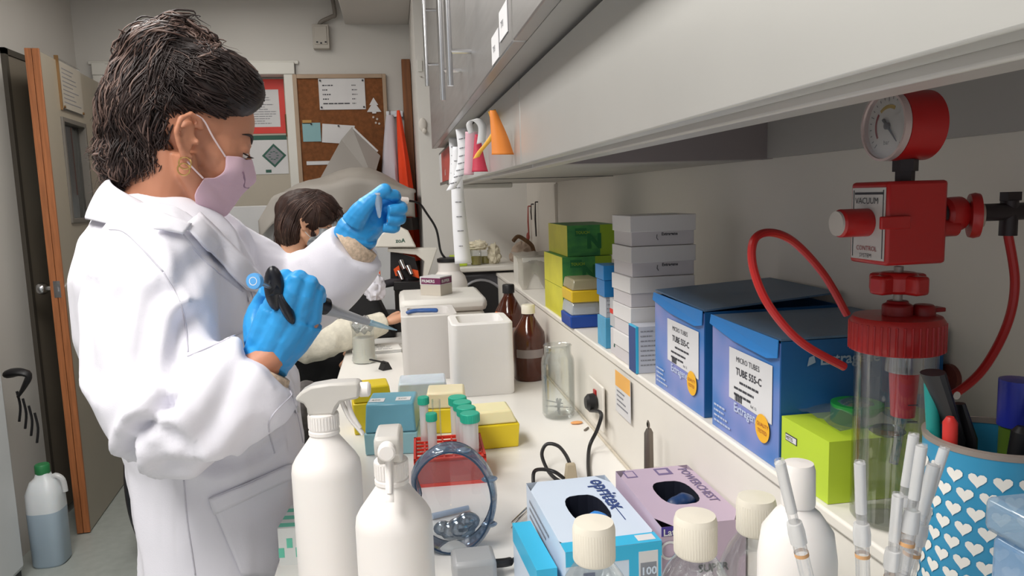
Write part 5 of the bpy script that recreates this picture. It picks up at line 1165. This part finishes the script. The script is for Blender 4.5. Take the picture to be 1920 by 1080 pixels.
for s in (-1, 1):
    b = MB(); b.ell((.03, .02 + s * .095, .045), (.13, .047, .045)); b.box(-.09, .02 + s * .095 - .043, 0, .15, .02 + s * .095 + .043, .02); part('shoe', b, mat('black_shoe', '1b1b1d', .5), p1, smooth=50)
# ---- face: mask, straps, eye, brow, earring
maskp = mat('pink_mask', 'd3b3c0', .85, var=.02, bump=.15, bscale=500); mstrap = mat('pale_strap', 'e3cfd0', .8)
def mask(root, HM, m, strap, parent, tree, deco=None):
    C_ = [(.098, .001), (.108, -.013), (.116, -.028), (.107, -.043), (.098, -.058), (.090, -.077), (.078, -.096), (.056, -.105)]
    S_ = [(.051, -.008, .060), (.054, -.030, .060), (.042, -.045, .061), (.026, -.050, .062), (.020, -.062, .060), (.022, -.076, .054), (.030, -.092, .044), (.042, -.103, .030)]
    rows = []
    for (cx, cz), (sx, sz, sy) in zip(C_, S_):
        r = []
        for i in range(-10, 11):
            u = i / 10; w_ = abs(u) ** 1.55; fl = (1 - abs(u)) ** .0
            x = cx + (sx - cx) * w_; z = cz + (sz - cz) * abs(u) ** 1.3; y = math.copysign(sy * abs(u) ** .78, u)
            r.append(HM @ V((x, y, z)) - root)
        rows.append(r)
    # refine rows
    fine = []
    for c in range(len(rows[0])):
        col = smoothpath([rows[j][c] for j in range(len(rows))], 4); fine.append(col)
    g_ = [list(r) for r in zip(*fine)]
    for _ in range(2):
        for r in g_:
            for i_, p in enumerate(r):
                h = tree.find_nearest(p + root); d_ = (p + root - h[0]).dot(h[1])
                if d_ < .0035: r[i_] = h[0] + h[1] * .0035 - root
    b = MB(); b.grid(g_); o = part('face_mask', b, m, parent, solid=.0018, smooth=180, sub=1)
    rows = [g_[4 * k_] for k_ in range(len(C_))]
    for s in (-1, 1):
        b = MB(); b.tube(smoothpath([HM @ V((.052, s * .060, -.010)) - root, HM @ V((.028, s * .070, .012)) - root, HM @ V((.008, s * .077, .033)) - root, HM @ V((-.012, s * .083, .036)) - root], 5), .0014, 6); part('mask_strap', b, strap, o)
        b = MB(); b.tube(smoothpath([HM @ V((.026, s * .066, -.050)) - root, HM @ V((.004, s * .074, -.036)) - root, HM @ V((-.012, s * .080, -.022)) - root], 5), .0014, 6); part('mask_strap', b, strap, o)
    if deco: deco(o, rows)
    return o
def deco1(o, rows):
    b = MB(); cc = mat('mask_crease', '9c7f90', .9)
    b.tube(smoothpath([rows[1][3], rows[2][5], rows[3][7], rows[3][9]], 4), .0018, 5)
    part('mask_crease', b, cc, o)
o = mask(R1, HM1, maskp, mstrap, p1, btree, deco=deco1)
dkb = mat('brow_hair', '2c1c17', .7)
def face(HM, root, parent, tree):
    for s in (-1, 1):
        b = MB(); b.ell((.0795, s * .031, .005), (.0108, .0120, .0095), HM, nu=20, nv=12); b.shift(-root); part('eye', b, mat('eye_white', 'd8cfc8', .2, var=0), parent)
        b = MB(); pts = [HM @ V((.0915 - .012 * abs(u) ** 1.8 , s * (.031 + .0135 * u), .0040 - .001 * (1 - u * u))) - root for u in [i / 6 - 1 for i in range(13)]]
        b.tube(pts, .0011, 6)
        for u in [i / 7 - 1 for i in range(15)]:
            q = V((.0915 - .012 * abs(u) ** 1.8, s * (.031 + .0135 * u), .0034)); b.tube([HM @ q - root, HM @ (q + V((.005, s * .002 * u, -.002))) - root, HM @ (q + V((.008, s * .003 * u, -.001))) - root], [.0006, .0005, .0001], 4)
        part('eyelash', b, dkb, parent)
        b = MB(); pts = [HM @ V((.0985 - .024 * t * t - .004 * t, s * (.012 + .036 * t), .027 + .008 * math.sin(PI * t * .8))) - root for t in [i / 8 for i in range(9)]]; pts = [(lambda h: h[0] + h[1] * .0008 - root)(tree.find_nearest(p_ + root)) for p_ in pts]
        b.tube(pts, [.0016, .0026, .003, .003, .0028, .0024, .002, .0014, .0006], 8, flat=1.0); part('eyebrow', b, dkb, parent)
face(HM1, R1, p1, btree)
for dz in (0, -.009):
    b = MB(); c = HM1 @ V((-.004, -.081, -.036 + dz)) - R1; b.tube([c + V((.0085 * math.cos(a), -.002, .0085 * math.sin(a))) for a in [2 * PI * i / 20 for i in range(21)]], .0011, 6, cap=False); part('earring', b, mat('gold', 'c9a86a', .25, 1), p1)
# ---- hair
def hairmat(n, c, c2): return mat(n, c, .52, var=.2, scale=40, stretch=(1, 1, .3), col2=c2)
hd = hairmat('hair_dark', '1d1210', '2e1f1b'); hl = hairmat('hair_light', '4a342d', '7b655c')
def strands(tree, guides, mats, parent, root, seed, name='hair_strands', rad=.0008, side=-1, ymid=1.22, jit=12, amp=.004, steps=6, yoff=(.0005, .004)):
    rr = random.Random(seed); b = MB()
    for g, cnt, lightp, jt in guides:
        for k in range(int(cnt * 2.2)):
            ph = rr.uniform(0, 6.28); am = amp * rr.uniform(.4, 1.4); j0 = (rr.gauss(0, jt), rr.gauss(0, jt)); j1 = (rr.gauss(0, jt), rr.gauss(0, jt)); off = rr.uniform(*yoff); out = []
            n = len(g)
            pts = [V((g[i][0] + j0[0] * (1 - i / (n - 1)) + j1[0] * i / (n - 1) + rr.gauss(0, jt * .25), g[i][1] + j0[1] * (1 - i / (n - 1)) + j1[1] * i / (n - 1) + rr.gauss(0, jt * .25), 0)) for i in range(n)]
            pts = smoothpath(pts, steps); y_last = None
            for i, p in enumerate(pts):
                w0 = P(p.x, p.y, ymid)
                st = V((w0.x, ymid + side * .4, w0.z)); h = tree.ray_cast(st, V((0, -side, 0)))
                if h[0] is not None: y = h[0].y + side * off
                elif y_last is None and i < len(pts) * .5: continue
                else: y = y_last if y_last is not None else ymid + side * .03
                if y_last is not None: y = y_last + max(-.012, min(.012, y - y_last))
                y_last = y; t_ = i / len(pts)
                out.append(V((w0.x + am * math.sin(ph + t_ * (7 + 8 * (k % 3))) * t_ ** .8, y + am * .6 * math.cos(ph + t_ * 9), w0.z + am * .5 * math.cos(ph + t_ * 10) * t_)) - root)
            r = rad * rr.uniform(.6, 1.5); m = 1 if rr.random() < lightp else 0
            if len(out) < 4: continue
            b.tube(out, [r * (.6 + .8 * math.sin(PI * min(1, .15 + i / len(out)))) * (1 if i < len(out) * .7 else 1 - .85 * (i / len(out) - .7) / .3) for i in range(len(out))], 4, m=m, cap=False)
    return part(name, b, mats, parent, smooth=180)
hb = MB(); YM = 1.22; sc = 1 / 1131.
def he(px, py, rx, rz, ry, rot=0, y=YM): hb.ell((0, 0, 0), (rx * sc, ry, rz * sc), Matrix.Translation(P(px, py, y)) @ Matrix.Rotation(rot, 4, 'Y'))
he(370, 160, 114, 74, .081, .10); he(292, 212, 80, 108, .080); he(318, 108, 72, 58, .062); he(270, 300, 66, 58, .074); he(240, 225, 44, 76, .05); he(345, 200, 40, 40, .080)
hm = bake(hb, .004, 3); folds(hm, .0022, (40, 40, 14), seed=5)
htree = bvh(hm); place(hm, 'hair', hd, p1)
G1 = [([(484, 172), (440, 124), (390, 108), (345, 100)], 60, .02, 9), ([(476, 190), (430, 160), (380, 135), (335, 120)], 60, .02, 9), ([(438, 214), (400, 192), (360, 160), (320, 130)], 55, .02, 9), ([(398, 236), (370, 215), (340, 180), (300, 150)], 50, .03, 8), ([(352, 226), (330, 205), (310, 175), (290, 150)], 35, .05, 8),
      ([(335, 60), (280, 55), (235, 110), (212, 180), (205, 250)], 60, .55, 12), ([(330, 75), (290, 90), (250, 150), (235, 230), (220, 300), (205, 345)], 80, .35, 14), ([(320, 90), (300, 140), (270, 200), (262, 280), (250, 345)], 80, .2, 14), ([(330, 120), (320, 180), (300, 240), (300, 300), (285, 350)], 60, .15, 12), ([(345, 200), (330, 250), (318, 300), (300, 340)], 40, .1, 8),
      ([(300, 45), (235, 90), (200, 160), (190, 230), (175, 275), (165, 292)], 40, .6, 9), ([(240, 180), (215, 240), (195, 290), (200, 330), (240, 355)], 40, .4, 12), ([(260, 260), (240, 310), (235, 345), (260, 365), (285, 352)], 40, .3, 10), ([(345, 55), (375, 60), (400, 95), (425, 118)], 35, .6, 9), ([(290, 60), (320, 40), (350, 45), (372, 70)], 35, .6, 8), ([(300, 48), (265, 50), (235, 75), (220, 110)], 25, .6, 8)]
G1 = [([(x_ + (270 - x_) * .26 if x_ < 270 else x_, y_ + (8 if x_ < 270 and y_ < 150 else 0)) for x_, y_ in g_], c_, l_, j_) for g_, c_, l_, j_ in G1]
strands(htree, G1, [hd, hl], p1, R1, 11, amp=.010)
strands(htree, [(g, c // 4, l, j) for g, c, l, j in G1], [hd, hl], p1, R1, 12, side=1)
strands(htree, [([(170, 285), (190, 292), (215, 300), (240, 290)], 12, .5, 6), ([(355, 50), (385, 62), (405, 84), (398, 112)], 10, .5, 8), ([(260, 360), (300, 352), (330, 335)], 14, .3, 8)], [hd, hl], p1, R1, 13, rad=.0016, amp=.008)
# ---- pipette in the right hand
pa = P(478, 527, .925); pb = P(742, 618, 1.085)
hdp = P(515, 540, .955); ax = (P(640, 585, 1.03) - P(515, 541, .958)).normalized()
c0 = P(515, 541, .958)
t = thing('pipette', 'grey and black pipette with a blue ringed plunger in the gloved right hand', 'pipette', c0)
blk2 = mat('pipette_black', '17181f', .3, var=.05)
b = MB(); b.cyl(ax * -.006, ax * .085, .011, .012, n=20); b.ell((0, 0, 0), (.010, .013, .030), XF((0, 0, 0), z=V((0, -.2, 1)), up=(1, 0, 0)) ); b.ell((0, 0, 0), (.0075, .010, .024), Matrix.Translation(ax * .006 + V((.008, -.004, -.022))) @ Matrix.Rotation(-.35, 4, 'Y')); part('handle', b, blk2, t, smooth=60)
q0 = pa - c0
b = MB(); b.cyl(q0, -ax * .0, .003); part('plunger_rod', b, mat('grey_metal', 'a5a7ab', .3, .8), t)
dn = V((-.35, -1, .1)).normalized()
b = MB(); b.lathe([(.0045, -.004), (.0095, -.004), (.0100, .0), (.0095, .004), (.0050, .0045)], 28, XF(q0, z=dn), m=0); b.lathe([(.0, .004), (.0052, .0046), (.0052, .0035)], 24, XF(q0, z=dn), m=1); part('plunger_button', b, [mat('button_blue', '5aa0dc', .35), wp], t)
q1 = P(608, 577, 1.012) - c0; q2 = P(690, 604, 1.06) - c0; q3 = P(744, 619, 1.09) - c0
gp = mat('pipette_grey', 'a9aaae', .3, .2, var=.05)
b = MB(); b.cyl(ax * .08, q1, .012, .0115); part('collar', b, blk2, t)
b = MB(); b.tube([q1, q1.lerp(q2, .3), q1.lerp(q2, .9), q2], [.0095, .0075, .0055, .0052], 18); part('shaft', b, gp, t)
b = MB(); b.tube([q2.lerp(q1, .02), q2.lerp(q3, .5), q3], [.0050, .0036, .0008], 14); part('tip', b, thin('blue_tip', (.8, .92, .98), .15, .1, milk=.45, mcol='a9d4e6'), t)
# ---- microtube in the left hand
c0 = P(709, 366, 1.318)
t = thing('microtube', 'small clear microtube pinched in the gloved left hand', 'tube', c0)
b = MB(); b.lathe([(.001, -.040), (.003, -.037), (.0065, -.016), (.0066, 0)], 18, cap=False); part('tube', b, thin('tube_milk', (.9, .95, .98), .15, .08, milk=.45, mcol='cfe2ee'), t)
part('cap', MB().lathe([(.0066, 0), (.0075, .001), (.0075, .004), (0, .005)], 18), thin('cap_milk', (.9, .95, .98), .15, .1, milk=.6), t)
# ---------------------------------------------------------------- seated person
R2 = V((-.36, 2.80, 0))
p2 = thing('person', 'seated dark-haired person in a cream sweater and patterned mask, bent over the bench', 'person', R2)
ear2 = P(575, 418, 2.73); HC2 = ear2 + V((-.01, .072, 0))
HM2 = Matrix.Translation(HC2) @ Matrix.Rotation(math.radians(8), 4, 'Z') @ Matrix.Rotation(math.radians(17), 4, 'Y') @ Matrix.Scale(.93, 4)
b = MB(); head(b, HM2)
nb2 = P(548, 492, 2.80)
b.tube([HM2 @ V((-.02, 0, -.02)), HM2 @ V((-.03, 0, -.07)), nb2, nb2 + V((-.03, 0, -.06))], [.052, .047, .052, .07], 20)
S2 = [(-.42, 2.80, 1.22, .07, .10), (-.43, 2.80, 1.15, .09, .155), (-.44, 2.80, 1.02, .10, .155), (-.44, 2.80, .9, .10, .14), (-.43, 2.80, .80, .12, .16)]
tube_section(b, [(x, y, z, rx * .85, ry * .85) for x, y, z, rx, ry in S2])
a2 = [V((-.42, 2.64, 1.16)), P(560, 640, 2.46), P(640, 628, 2.50), P(722, 604, 2.55)]
c2_ = [V((-.42, 2.96, 1.16)), V((-.34, 3.02, .98)), V((-.26, 3.0, .96)), V((-.215, 2.96, .965))]
for q in (a2, c2_): b.tube(q, [.042, .038, .032, .022], 14)
for q, s in ((a2, -1), (c2_, 1)):
    e_ = q[-1]; dr = (q[-1] - q[-2]).normalized(); up_ = V((0, 0, 1)); sd = dr.cross(up_).normalized() * s
    b.ell((0, 0, 0), (.028, .016, .040), XF(e_ + dr * .035, z=dr, up=up_))
    for i in range(4):
        r0 = e_ + dr * .06 + up_ * (.022 - .0145 * i); b.tube([r0, r0 + dr * .032 + sd * .006, r0 + dr * .045 + sd * .024, r0 + dr * .035 + sd * .038], [.0095, .0088, .008, .007], 10)
    b.tube([e_ + dr * .02 + sd * .014, e_ + dr * .045 + sd * .034 + up_ * .008, e_ + dr * .07 + sd * .04 + up_ * .010], [.014, .010, .0085], 10)
for s in (-1, 1): b.tube([(-.40, 2.80 + s * .09, .815), (-.24, 2.80 + s * .10, .82), (-.25, 2.80 + s * .10, .42), (-.22, 2.80 + s * .10, .335)], [.072, .055, .04, .035], 14)
me = bake(b, .0045, 3); btree2 = bvh(me); place(me, 'body', skin2, p2)
sw = mat('cream_sweater', 'ded8c8', .9, var=.1, scale=50, bump=.8, bscale=110)
b = MB(); tube_section(b, [(-.41, 2.80, 1.225, .06, .07)] + S2[:4] + [(-.43, 2.80, .87, .115, .155)])
b.tube(smoothpath([V((-.42, 2.70, 1.17)), a2[0], a2[1], a2[2], a2[3]], 4), interp([.07, .065, .062, .055, .036], 4), 20)
b.tube(smoothpath([V((-.42, 2.90, 1.17)), c2_[0], c2_[1], c2_[2], c2_[3]], 4), interp([.07, .062, .055, .045, .034], 4), 20)
me = bake(b, .006, 4); folds(me, .006, (14, 14, 9), seed=8); place(me, 'sweater', sw, p2)
b = MB(); tube_section(b, [(-.06, 0, .74, .13, .17), (-.06, 0, .82, .125, .165), (-.06, 0, .895, .11, .15)])
for s in (-1, 1): b.tube(smoothpath([(-.04, s * .09, .825), (.05, s * .10, .835), (.095, s * .10, .81), (.10, s * .10, .70), (.11, s * .10, .42), (.12, s * .10, .36)], 4), interp([.088, .080, .068, .060, .048, .045], 4), 18)
me = bake(b, .008, 5); o = place(me, 'trousers', mat('black_trousers', '1a191c', .8, var=.15, scale=20), p2); me.transform(Matrix.Translation(V(R2)))
for s in (-1, 1): b = MB(); b.ell((.17, s * .10, .335), (.11, .042, .035)); part('shoe', b, mat('black_shoe', '1b1b1d', .5), p2)
mk2 = mat('print_mask', 'c9cdd1', .8, var=.3, scale=60, col2='7d858d', det=2)
mask(R2, HM2, mk2, mat('white_strap', 'd8d8d8', .8), p2, btree2); face(HM2, R2, p2, btree2)
hb = MB(); sc = 1 / 495.
he(574, 395, 56, 40, .086, .10, 2.80); he(545, 422, 28, 44, .084, 0, 2.80); he(596, 381, 38, 24, .072, .35, 2.80)
hm = bake(hb, .005, 2); folds(hm, .003, (30, 30, 8), seed=9); ht2 = bvh(hm); hd2 = hairmat('hair_brown', '2a1a16', '3d2822'); place(hm, 'hair', hd2, p2)
G2 = [([(580, 366), (550, 378), (530, 410), (524, 445), (528, 462)], 50, .2, 4), ([(590, 368), (562, 385), (545, 420), (540, 450), (545, 470)], 60, .2, 5), ([(600, 372), (580, 390), (562, 420), (556, 450), (558, 472)], 50, .2, 4), ([(598, 368), (620, 378), (634, 395), (638, 404)], 35, .1, 4), ([(590, 372), (612, 388), (622, 402), (626, 412)], 30, .1, 4), ([(590, 376), (598, 395), (592, 425), (586, 455), (583, 470)], 26, .1, 3)]
strands(ht2, G2, [hd2, hairmat('hair_brown2', '4a332b', '5d463c')], p2, R2, 21, ymid=2.80, rad=.0016, amp=.002)
strands(ht2, [(g, c // 3, l, j) for g, c, l, j in G2], [hd2], p2, R2, 22, ymid=2.80, rad=.0016, amp=.002, side=1)
# lab stool
t = thing('lab_stool', 'black padded lab stool under the seated person', 'stool', (-.45, 2.80, 0))
part('seat', MB().lathe([(0, .68), (.17, .68), (.185, .70), (.185, .725), (.17, .738), (0, .738)], 40), mat('black_vinyl', '1f1e20', .5, var=.05), t)
part('pole', MB().lathe([(.03, .06), (.03, .40), (.018, .40), (.018, .68)], 20), chrome, t)
part('foot_ring', MB().tube([(.20 * math.cos(a), .20 * math.sin(a), .30) for a in [2 * PI * i / 32 for i in range(33)]], .009, 8, cap=False), chrome, t)
for k in range(5):
    a = 2 * PI * k / 5 + .3; b = MB(); b.tube([(0, 0, .08), (.26 * math.cos(a), .26 * math.sin(a), .055)], [.024, .016], 10); b.ell((.26 * math.cos(a), .26 * math.sin(a), .025), (.025, .02, .025)); part('leg', b, blk, t)
    if k < 3: part('spoke', MB().tube([(.018 * math.cos(a * 1.6), .018 * math.sin(a * 1.6), .31), (.2 * math.cos(a * 1.6), .2 * math.sin(a * 1.6), .30)], .005, 6), chrome, t)
t = thing('stool_backrest', 'dark mesh chair back standing between the coat and the worktop', 'chair', (-.315, 1.75, 0))
b = MB(); q = P(574, 770, 1.75) - V((-.315, 1.75, 0)); b.ell((0, 0, 0), (.045, .10, .07), Matrix.Translation(q)); part('backrest', b, mat('dark_mesh', '4a4545', .7, var=.3, scale=90), t)
b = MB(); b.tube([q + V((0, 0, -.05)), q + V((-.02, 0, -.25)), (-.1, 0, .48)], .012, 10); part('post', b, blk, t)
part('seat', MB().box(-.32, -.2, .45, .08, .2, .52), mat('black_vinyl', '1f1e20', .5), t, bevel=.03)
b = MB(); b.cyl((-.12, 0, .08), (-.12, 0, .45), .025); part('column', b, chrome, t)
for k in range(5):
    a = 2 * PI * k / 5; b = MB(); b.tube([(-.12, 0, .09), (-.12 + .25 * math.cos(a), .25 * math.sin(a), .06)], [.022, .015], 10); b.ell((-.12 + .25 * math.cos(a), .25 * math.sin(a), .027), (.026, .02, .026)); part('leg', b, blk, t)
# ================================================================ BACKGROUND LEFT AND FAR
fridge = mat('fridge_white', 'd3d6d8', .35, var=.02)
t = thing('freezer', 'tall white freezer at the left edge with black cable clips', 'freezer', (-1.80, 2.60, 0))
part('body', MB().box(-.34, -.35, .05, .335, .34, 1.95), fridge, t, bevel=.02)
part('door', MB().box(-.34, -.42, .06, .335, -.355, 1.94), fridge, t, bevel=.02)
part('plinth', MB().box(-.32, -.33, 0, .32, .33, .05), blk, t)
b = MB(); b.tube(smoothpath([(.336, .30, 1.02), (.352, .285, 1.01), (.352, .27, .985), (.338, .275, .975)], 4), .005, 8); part('cable_clip', b, blk, t)
b = MB(); b.ell((.335, .16, .79), (.01, .05, .08)); part('vent_hole', b, blk, t)
t = thing('jerrycan', 'translucent plastic canister with a green cap on the floor', 'canister', (-1.435, 3.08, 0))
S = [(.0, .055, .055), (.01, .062, .062), (.22, .064, .065), (.225, .064, .065), (.30, .062, .063), (.345, .045, .045), (.36, .028, .028), (.375, .024, .024)]
def rsec(z, rx, ry, n=40, p=3.2):
    out = []
    for i in range(n + 1): a = 2 * PI * i / n; c_, s_ = math.cos(a), math.sin(a); out.append((rx * math.copysign(abs(c_) ** (2 / p), c_), ry * math.copysign(abs(s_) ** (2 / p), s_), z))
    return out
b = MB(); rows = [rsec(*q) for q in S]; b.grid(rows); b.mi = [1 if k_ < 120 else 0 for k_ in range(len(b.f))]; b.poly(rows[0][:-1][::-1], m=1); part('body', b, [mat('can_plastic', 'dde1e4', .35, var=.03, sss=.2), mat('can_filled', 'a7b8c6', .3, var=.03, sss=.1)], t, smooth=50)
part('cap', MB().lathe([(.026, .372), (.027, .375), (.027, .405), (.024, .41), (0, .41)], 28), mat('green_cap', '2f7d4a', .4), t)
b = MB(); b.tube(smoothpath([(.03, 0, .345), (.045, 0, .36), (.07, 0, .34), (.076, 0, .29)], 4), .010, 10); part('handle', b, milk, t)
b = MB(); b.tube(smoothpath([(0, 0, .09), (.05, -.02, .10), (.085, -.02, .085), (.06, -.01, .04), (.03, 0, .0)], 4), [.02, .028, .03, .028, .026, .024, .022, .022, .02, .02, .02, .018, .016, .014, .012, .01, .01], 12, flat=.6)
solo('hanging_hose', b, blk, 'black hose end hanging on the wall above the canister', 'hose', (-1.50, 3.035, .70))
for k in range(4):
    solo('cable', MB().tube(smoothpath([(0, 0, .12), (.006, 0, .06), (-.004, 0, 0)], 4), .005, 6), blk, 'dark cable end hanging below the black hose, number counted from the left edge'.replace('number counted from the left edge', ['outermost left', 'second from left', 'second from right', 'outermost right'][k]), 'cable', (-1.475 + k * .018, 3.04, .60 - k * .03), group='cable ends on the wall')
# rolled sheets / dark bag behind the coat at floor
t = thing('waste_bag', 'dark bag on the floor behind the standing person', 'bag', (-1.02, 3.05, 0))
b = MB(); b.ell((0, 0, .30), (.10, .12, .30), nu=30, nv=20); part('bag', b, mat('black_bag', '202126', .45, var=.2), t)
# cabinet with draped sheet
t = thing('storage_cabinet', 'white and wood cabinet behind the seated person', 'cabinet', (-.35, 3.73, 0))
grey = mat('grey_front', 'b3b2b2', .5, var=.03)
part('body', MB().box(-.42, -.25, 0, .33, .27, 1.40), grey, t, bevel=.003)
part('side_post', MB().box(-.05 - .13, -.262, 0, -.165, -.25, 1.40), mat('white_post', 'd9d9d9', .4), t)
part('door', MB().box(-.16, -.262, .05, .33, -.251, 1.345), mat('pale_front', 'c9cacc', .5), t)
part('wood_rail', MB().box(-.16, -.266, 1.35, .33, -.252, 1.395), mat('honey_wood', 'c08a4a', .5, var=.15, scale=4, stretch=(2, 20, 20)), t)
sheet = mat('grey_cover', 'a09a93', .55, var=.06, scale=5)
b = MB(); rows = []
nx, ny = 44, 26
for j in range(ny + 1):
    v = j / ny; r = []
    for i in range(nx + 1):
        u = i / nx; x = -.60 + .70 * u + (.0 if v < .7 else -.02 * math.sin(u * 9)); 
        hump = .15 * math.exp(-((u - .62) / .30) ** 2) + .05 * math.exp(-((u - .25) / .15) ** 2)
        if v < .72:
            vv = v / .72; y = 4.0 - .585 * vv; z = 1.425 + hump * (.45 + .55 * math.sin(PI * (.15 + .8 * vv))) + .012 * noise.noise(V((x * 9, y * 9, 3)))
            z -= .09 * max(0, (.12 - u) / .12) 
        else:
            vv = (v - .72) / .28; y = 3.415 - .02 * math.sin(u * 17) * vv; z = 1.425 + hump * .52 * (1 - vv) - .085 * vv * (1 + .25 * math.sin(u * 7)) - .09 * max(0, (.12 - u) / .12)
        z += .005 * noise.noise(V((x * 25, y * 25, 0)))
        r.append((x, y, z))
    rows.append(r)
b.grid(rows); solo('plastic_cover', b, sheet, 'grey plastic cover draped over the cabinet and its load', 'cover', solid=.002, smooth=180)
b = MB(); b.hex8([(-.33, 3.75, 1.47), (.02, 3.75, 1.44), (.02, 3.95, 1.44), (-.33, 3.95, 1.47), (-.30, 3.8, 1.52), (-.05, 3.8, 1.50), (-.05, 3.95, 1.5), (-.30, 3.95, 1.52)]) if 0 else None
F0 = P(620, 345, 3.75); 
b = MB(); pp = [P(600, 335, 3.95), P(700, 338, 3.95), P(713, 292, 4.05), P(660, 238, 4.08), P(640, 262, 4.08)]
a = [tuple(p) for p in pp]; c = [(p[0], p[1] + .03, p[2]) for p in a]; n = 5
b.add(a + c, [tuple(range(n)), tuple(range(2 * n - 1, n - 1, -1))] + [(i, n + i, n + (i + 1) % n, (i + 1) % n) for i in range(n)])
solo('folder', b, mat('grey_folder', '97928d', .5, var=.04, scale=6), 'grey folder leaning up from the cover against the cork board', 'folder', smooth=0)
b = MB(); q0, q1 = P(662, 240, 4.07), P(708, 284, 4.06); b.tube([q0, q1], .006, 6)
solo('rolled_paper', b, wp, 'thin white roll along the top edge of the grey folder', 'paper')
# coats on the far wall
def coatdrape(name, label, xs, y, z0, z1, m, cat, w0, seed, band=None):
    b = MB(); rows = []; nz = 24; nn = 20
    for j in range(nz + 1):
        v = j / nz; z = z1 + (z0 - z1) * v; cx = xs[0] + (xs[1] - xs[0]) * v; w_ = w0[0] + (w0[1] - w0[0]) * v ** .7; r = []
        for i in range(nn + 1):
            a = 2 * PI * i / nn; k = 1 + .18 * math.sin(a * 5 + seed) * min(1, v * 3)
            r.append((cx + w_ * k * math.cos(a), y + (.02 + .03 * min(1, v * 3)) * k * math.sin(a), z))
        rows.append(r)
    b.grid(rows); b.poly(rows[0][:-1][::-1]); b.poly(rows[-1][:-1])
    ms = [m]
    if band:
        ms.append(band[2]); b.mi = [1 if band[0] < sum(b.v[i][2] for i in f) / len(f) < band[1] else 0 for f in b.f]
    return solo(name, b, ms, label, cat, smooth=60)
coatdrape('hanging_coat', 'white coat hanging on the far wall beside the cork board', (.00, -.02), 4.10, 1.0, 1.86, mat('coat_lilac_white', 'c9c4cc', .8, var=.03), 'coat', (.02, .085), 1)
coatdrape('safety_vest', 'orange safety vest with a grey band hanging beside the white coat', (.045, .085), 4.02, 1.08, 1.875, mat('hi_vis_orange', 'ee4518', .7, var=.06), 'vest', (.008, .05), 2, band=(1.24, 1.32, mat('reflective_grey', 'a3a09c', .4)))
b = MB(); b.box(-.02, 4.17, 1.86, .07, 4.198, 1.89); 
for x in (0, .05): b.tube([(x, 4.17, 1.87), (x, 4.10, 1.865), (x, 4.09, 1.885)], .005, 6)
solo('coat_rack', b, chrome, 'small steel coat rack on the far wall', 'coat rack')
# tools hanging on the right wall near the far corner
def hang(label, y, z1, z0, m, r=.004, bulb=0):
    b = MB(); b.tube([(0, 0, z1 - z0), (-.002, 0, (z1 - z0) * .5), (0, 0, 0)], [r * .6, r, r * .8], 8)
    if bulb: b.ell((-.004, 0, 0), (.008, .010, .02))
    b.cyl((0, 0, z1 - z0), (.012, 0, z1 - z0), .003, n=8)
    return solo('hanging_tool', b, m, label, 'tool', (.608, y, z0))
hang('red-handled tool hanging on the right wall near the corner', 3.36, 1.36, 1.22, mat('tool_red', 'a35048', .5), bulb=1)
hang('thin dark tool hanging right of the red-handled one', 3.18, 1.38, 1.23, dk2)
hang('small black hook-end tool hanging near the corner', 3.28, 1.37, 1.30, dk2, .003)
b = MB(); b.box(-.010, -.012, 0, 0, .012, .24)
solo('wall_strip', b, wallr, 'pale vertical strip on the right wall above the green cartons', 'strip', (.6195, 2.80, 1.21))
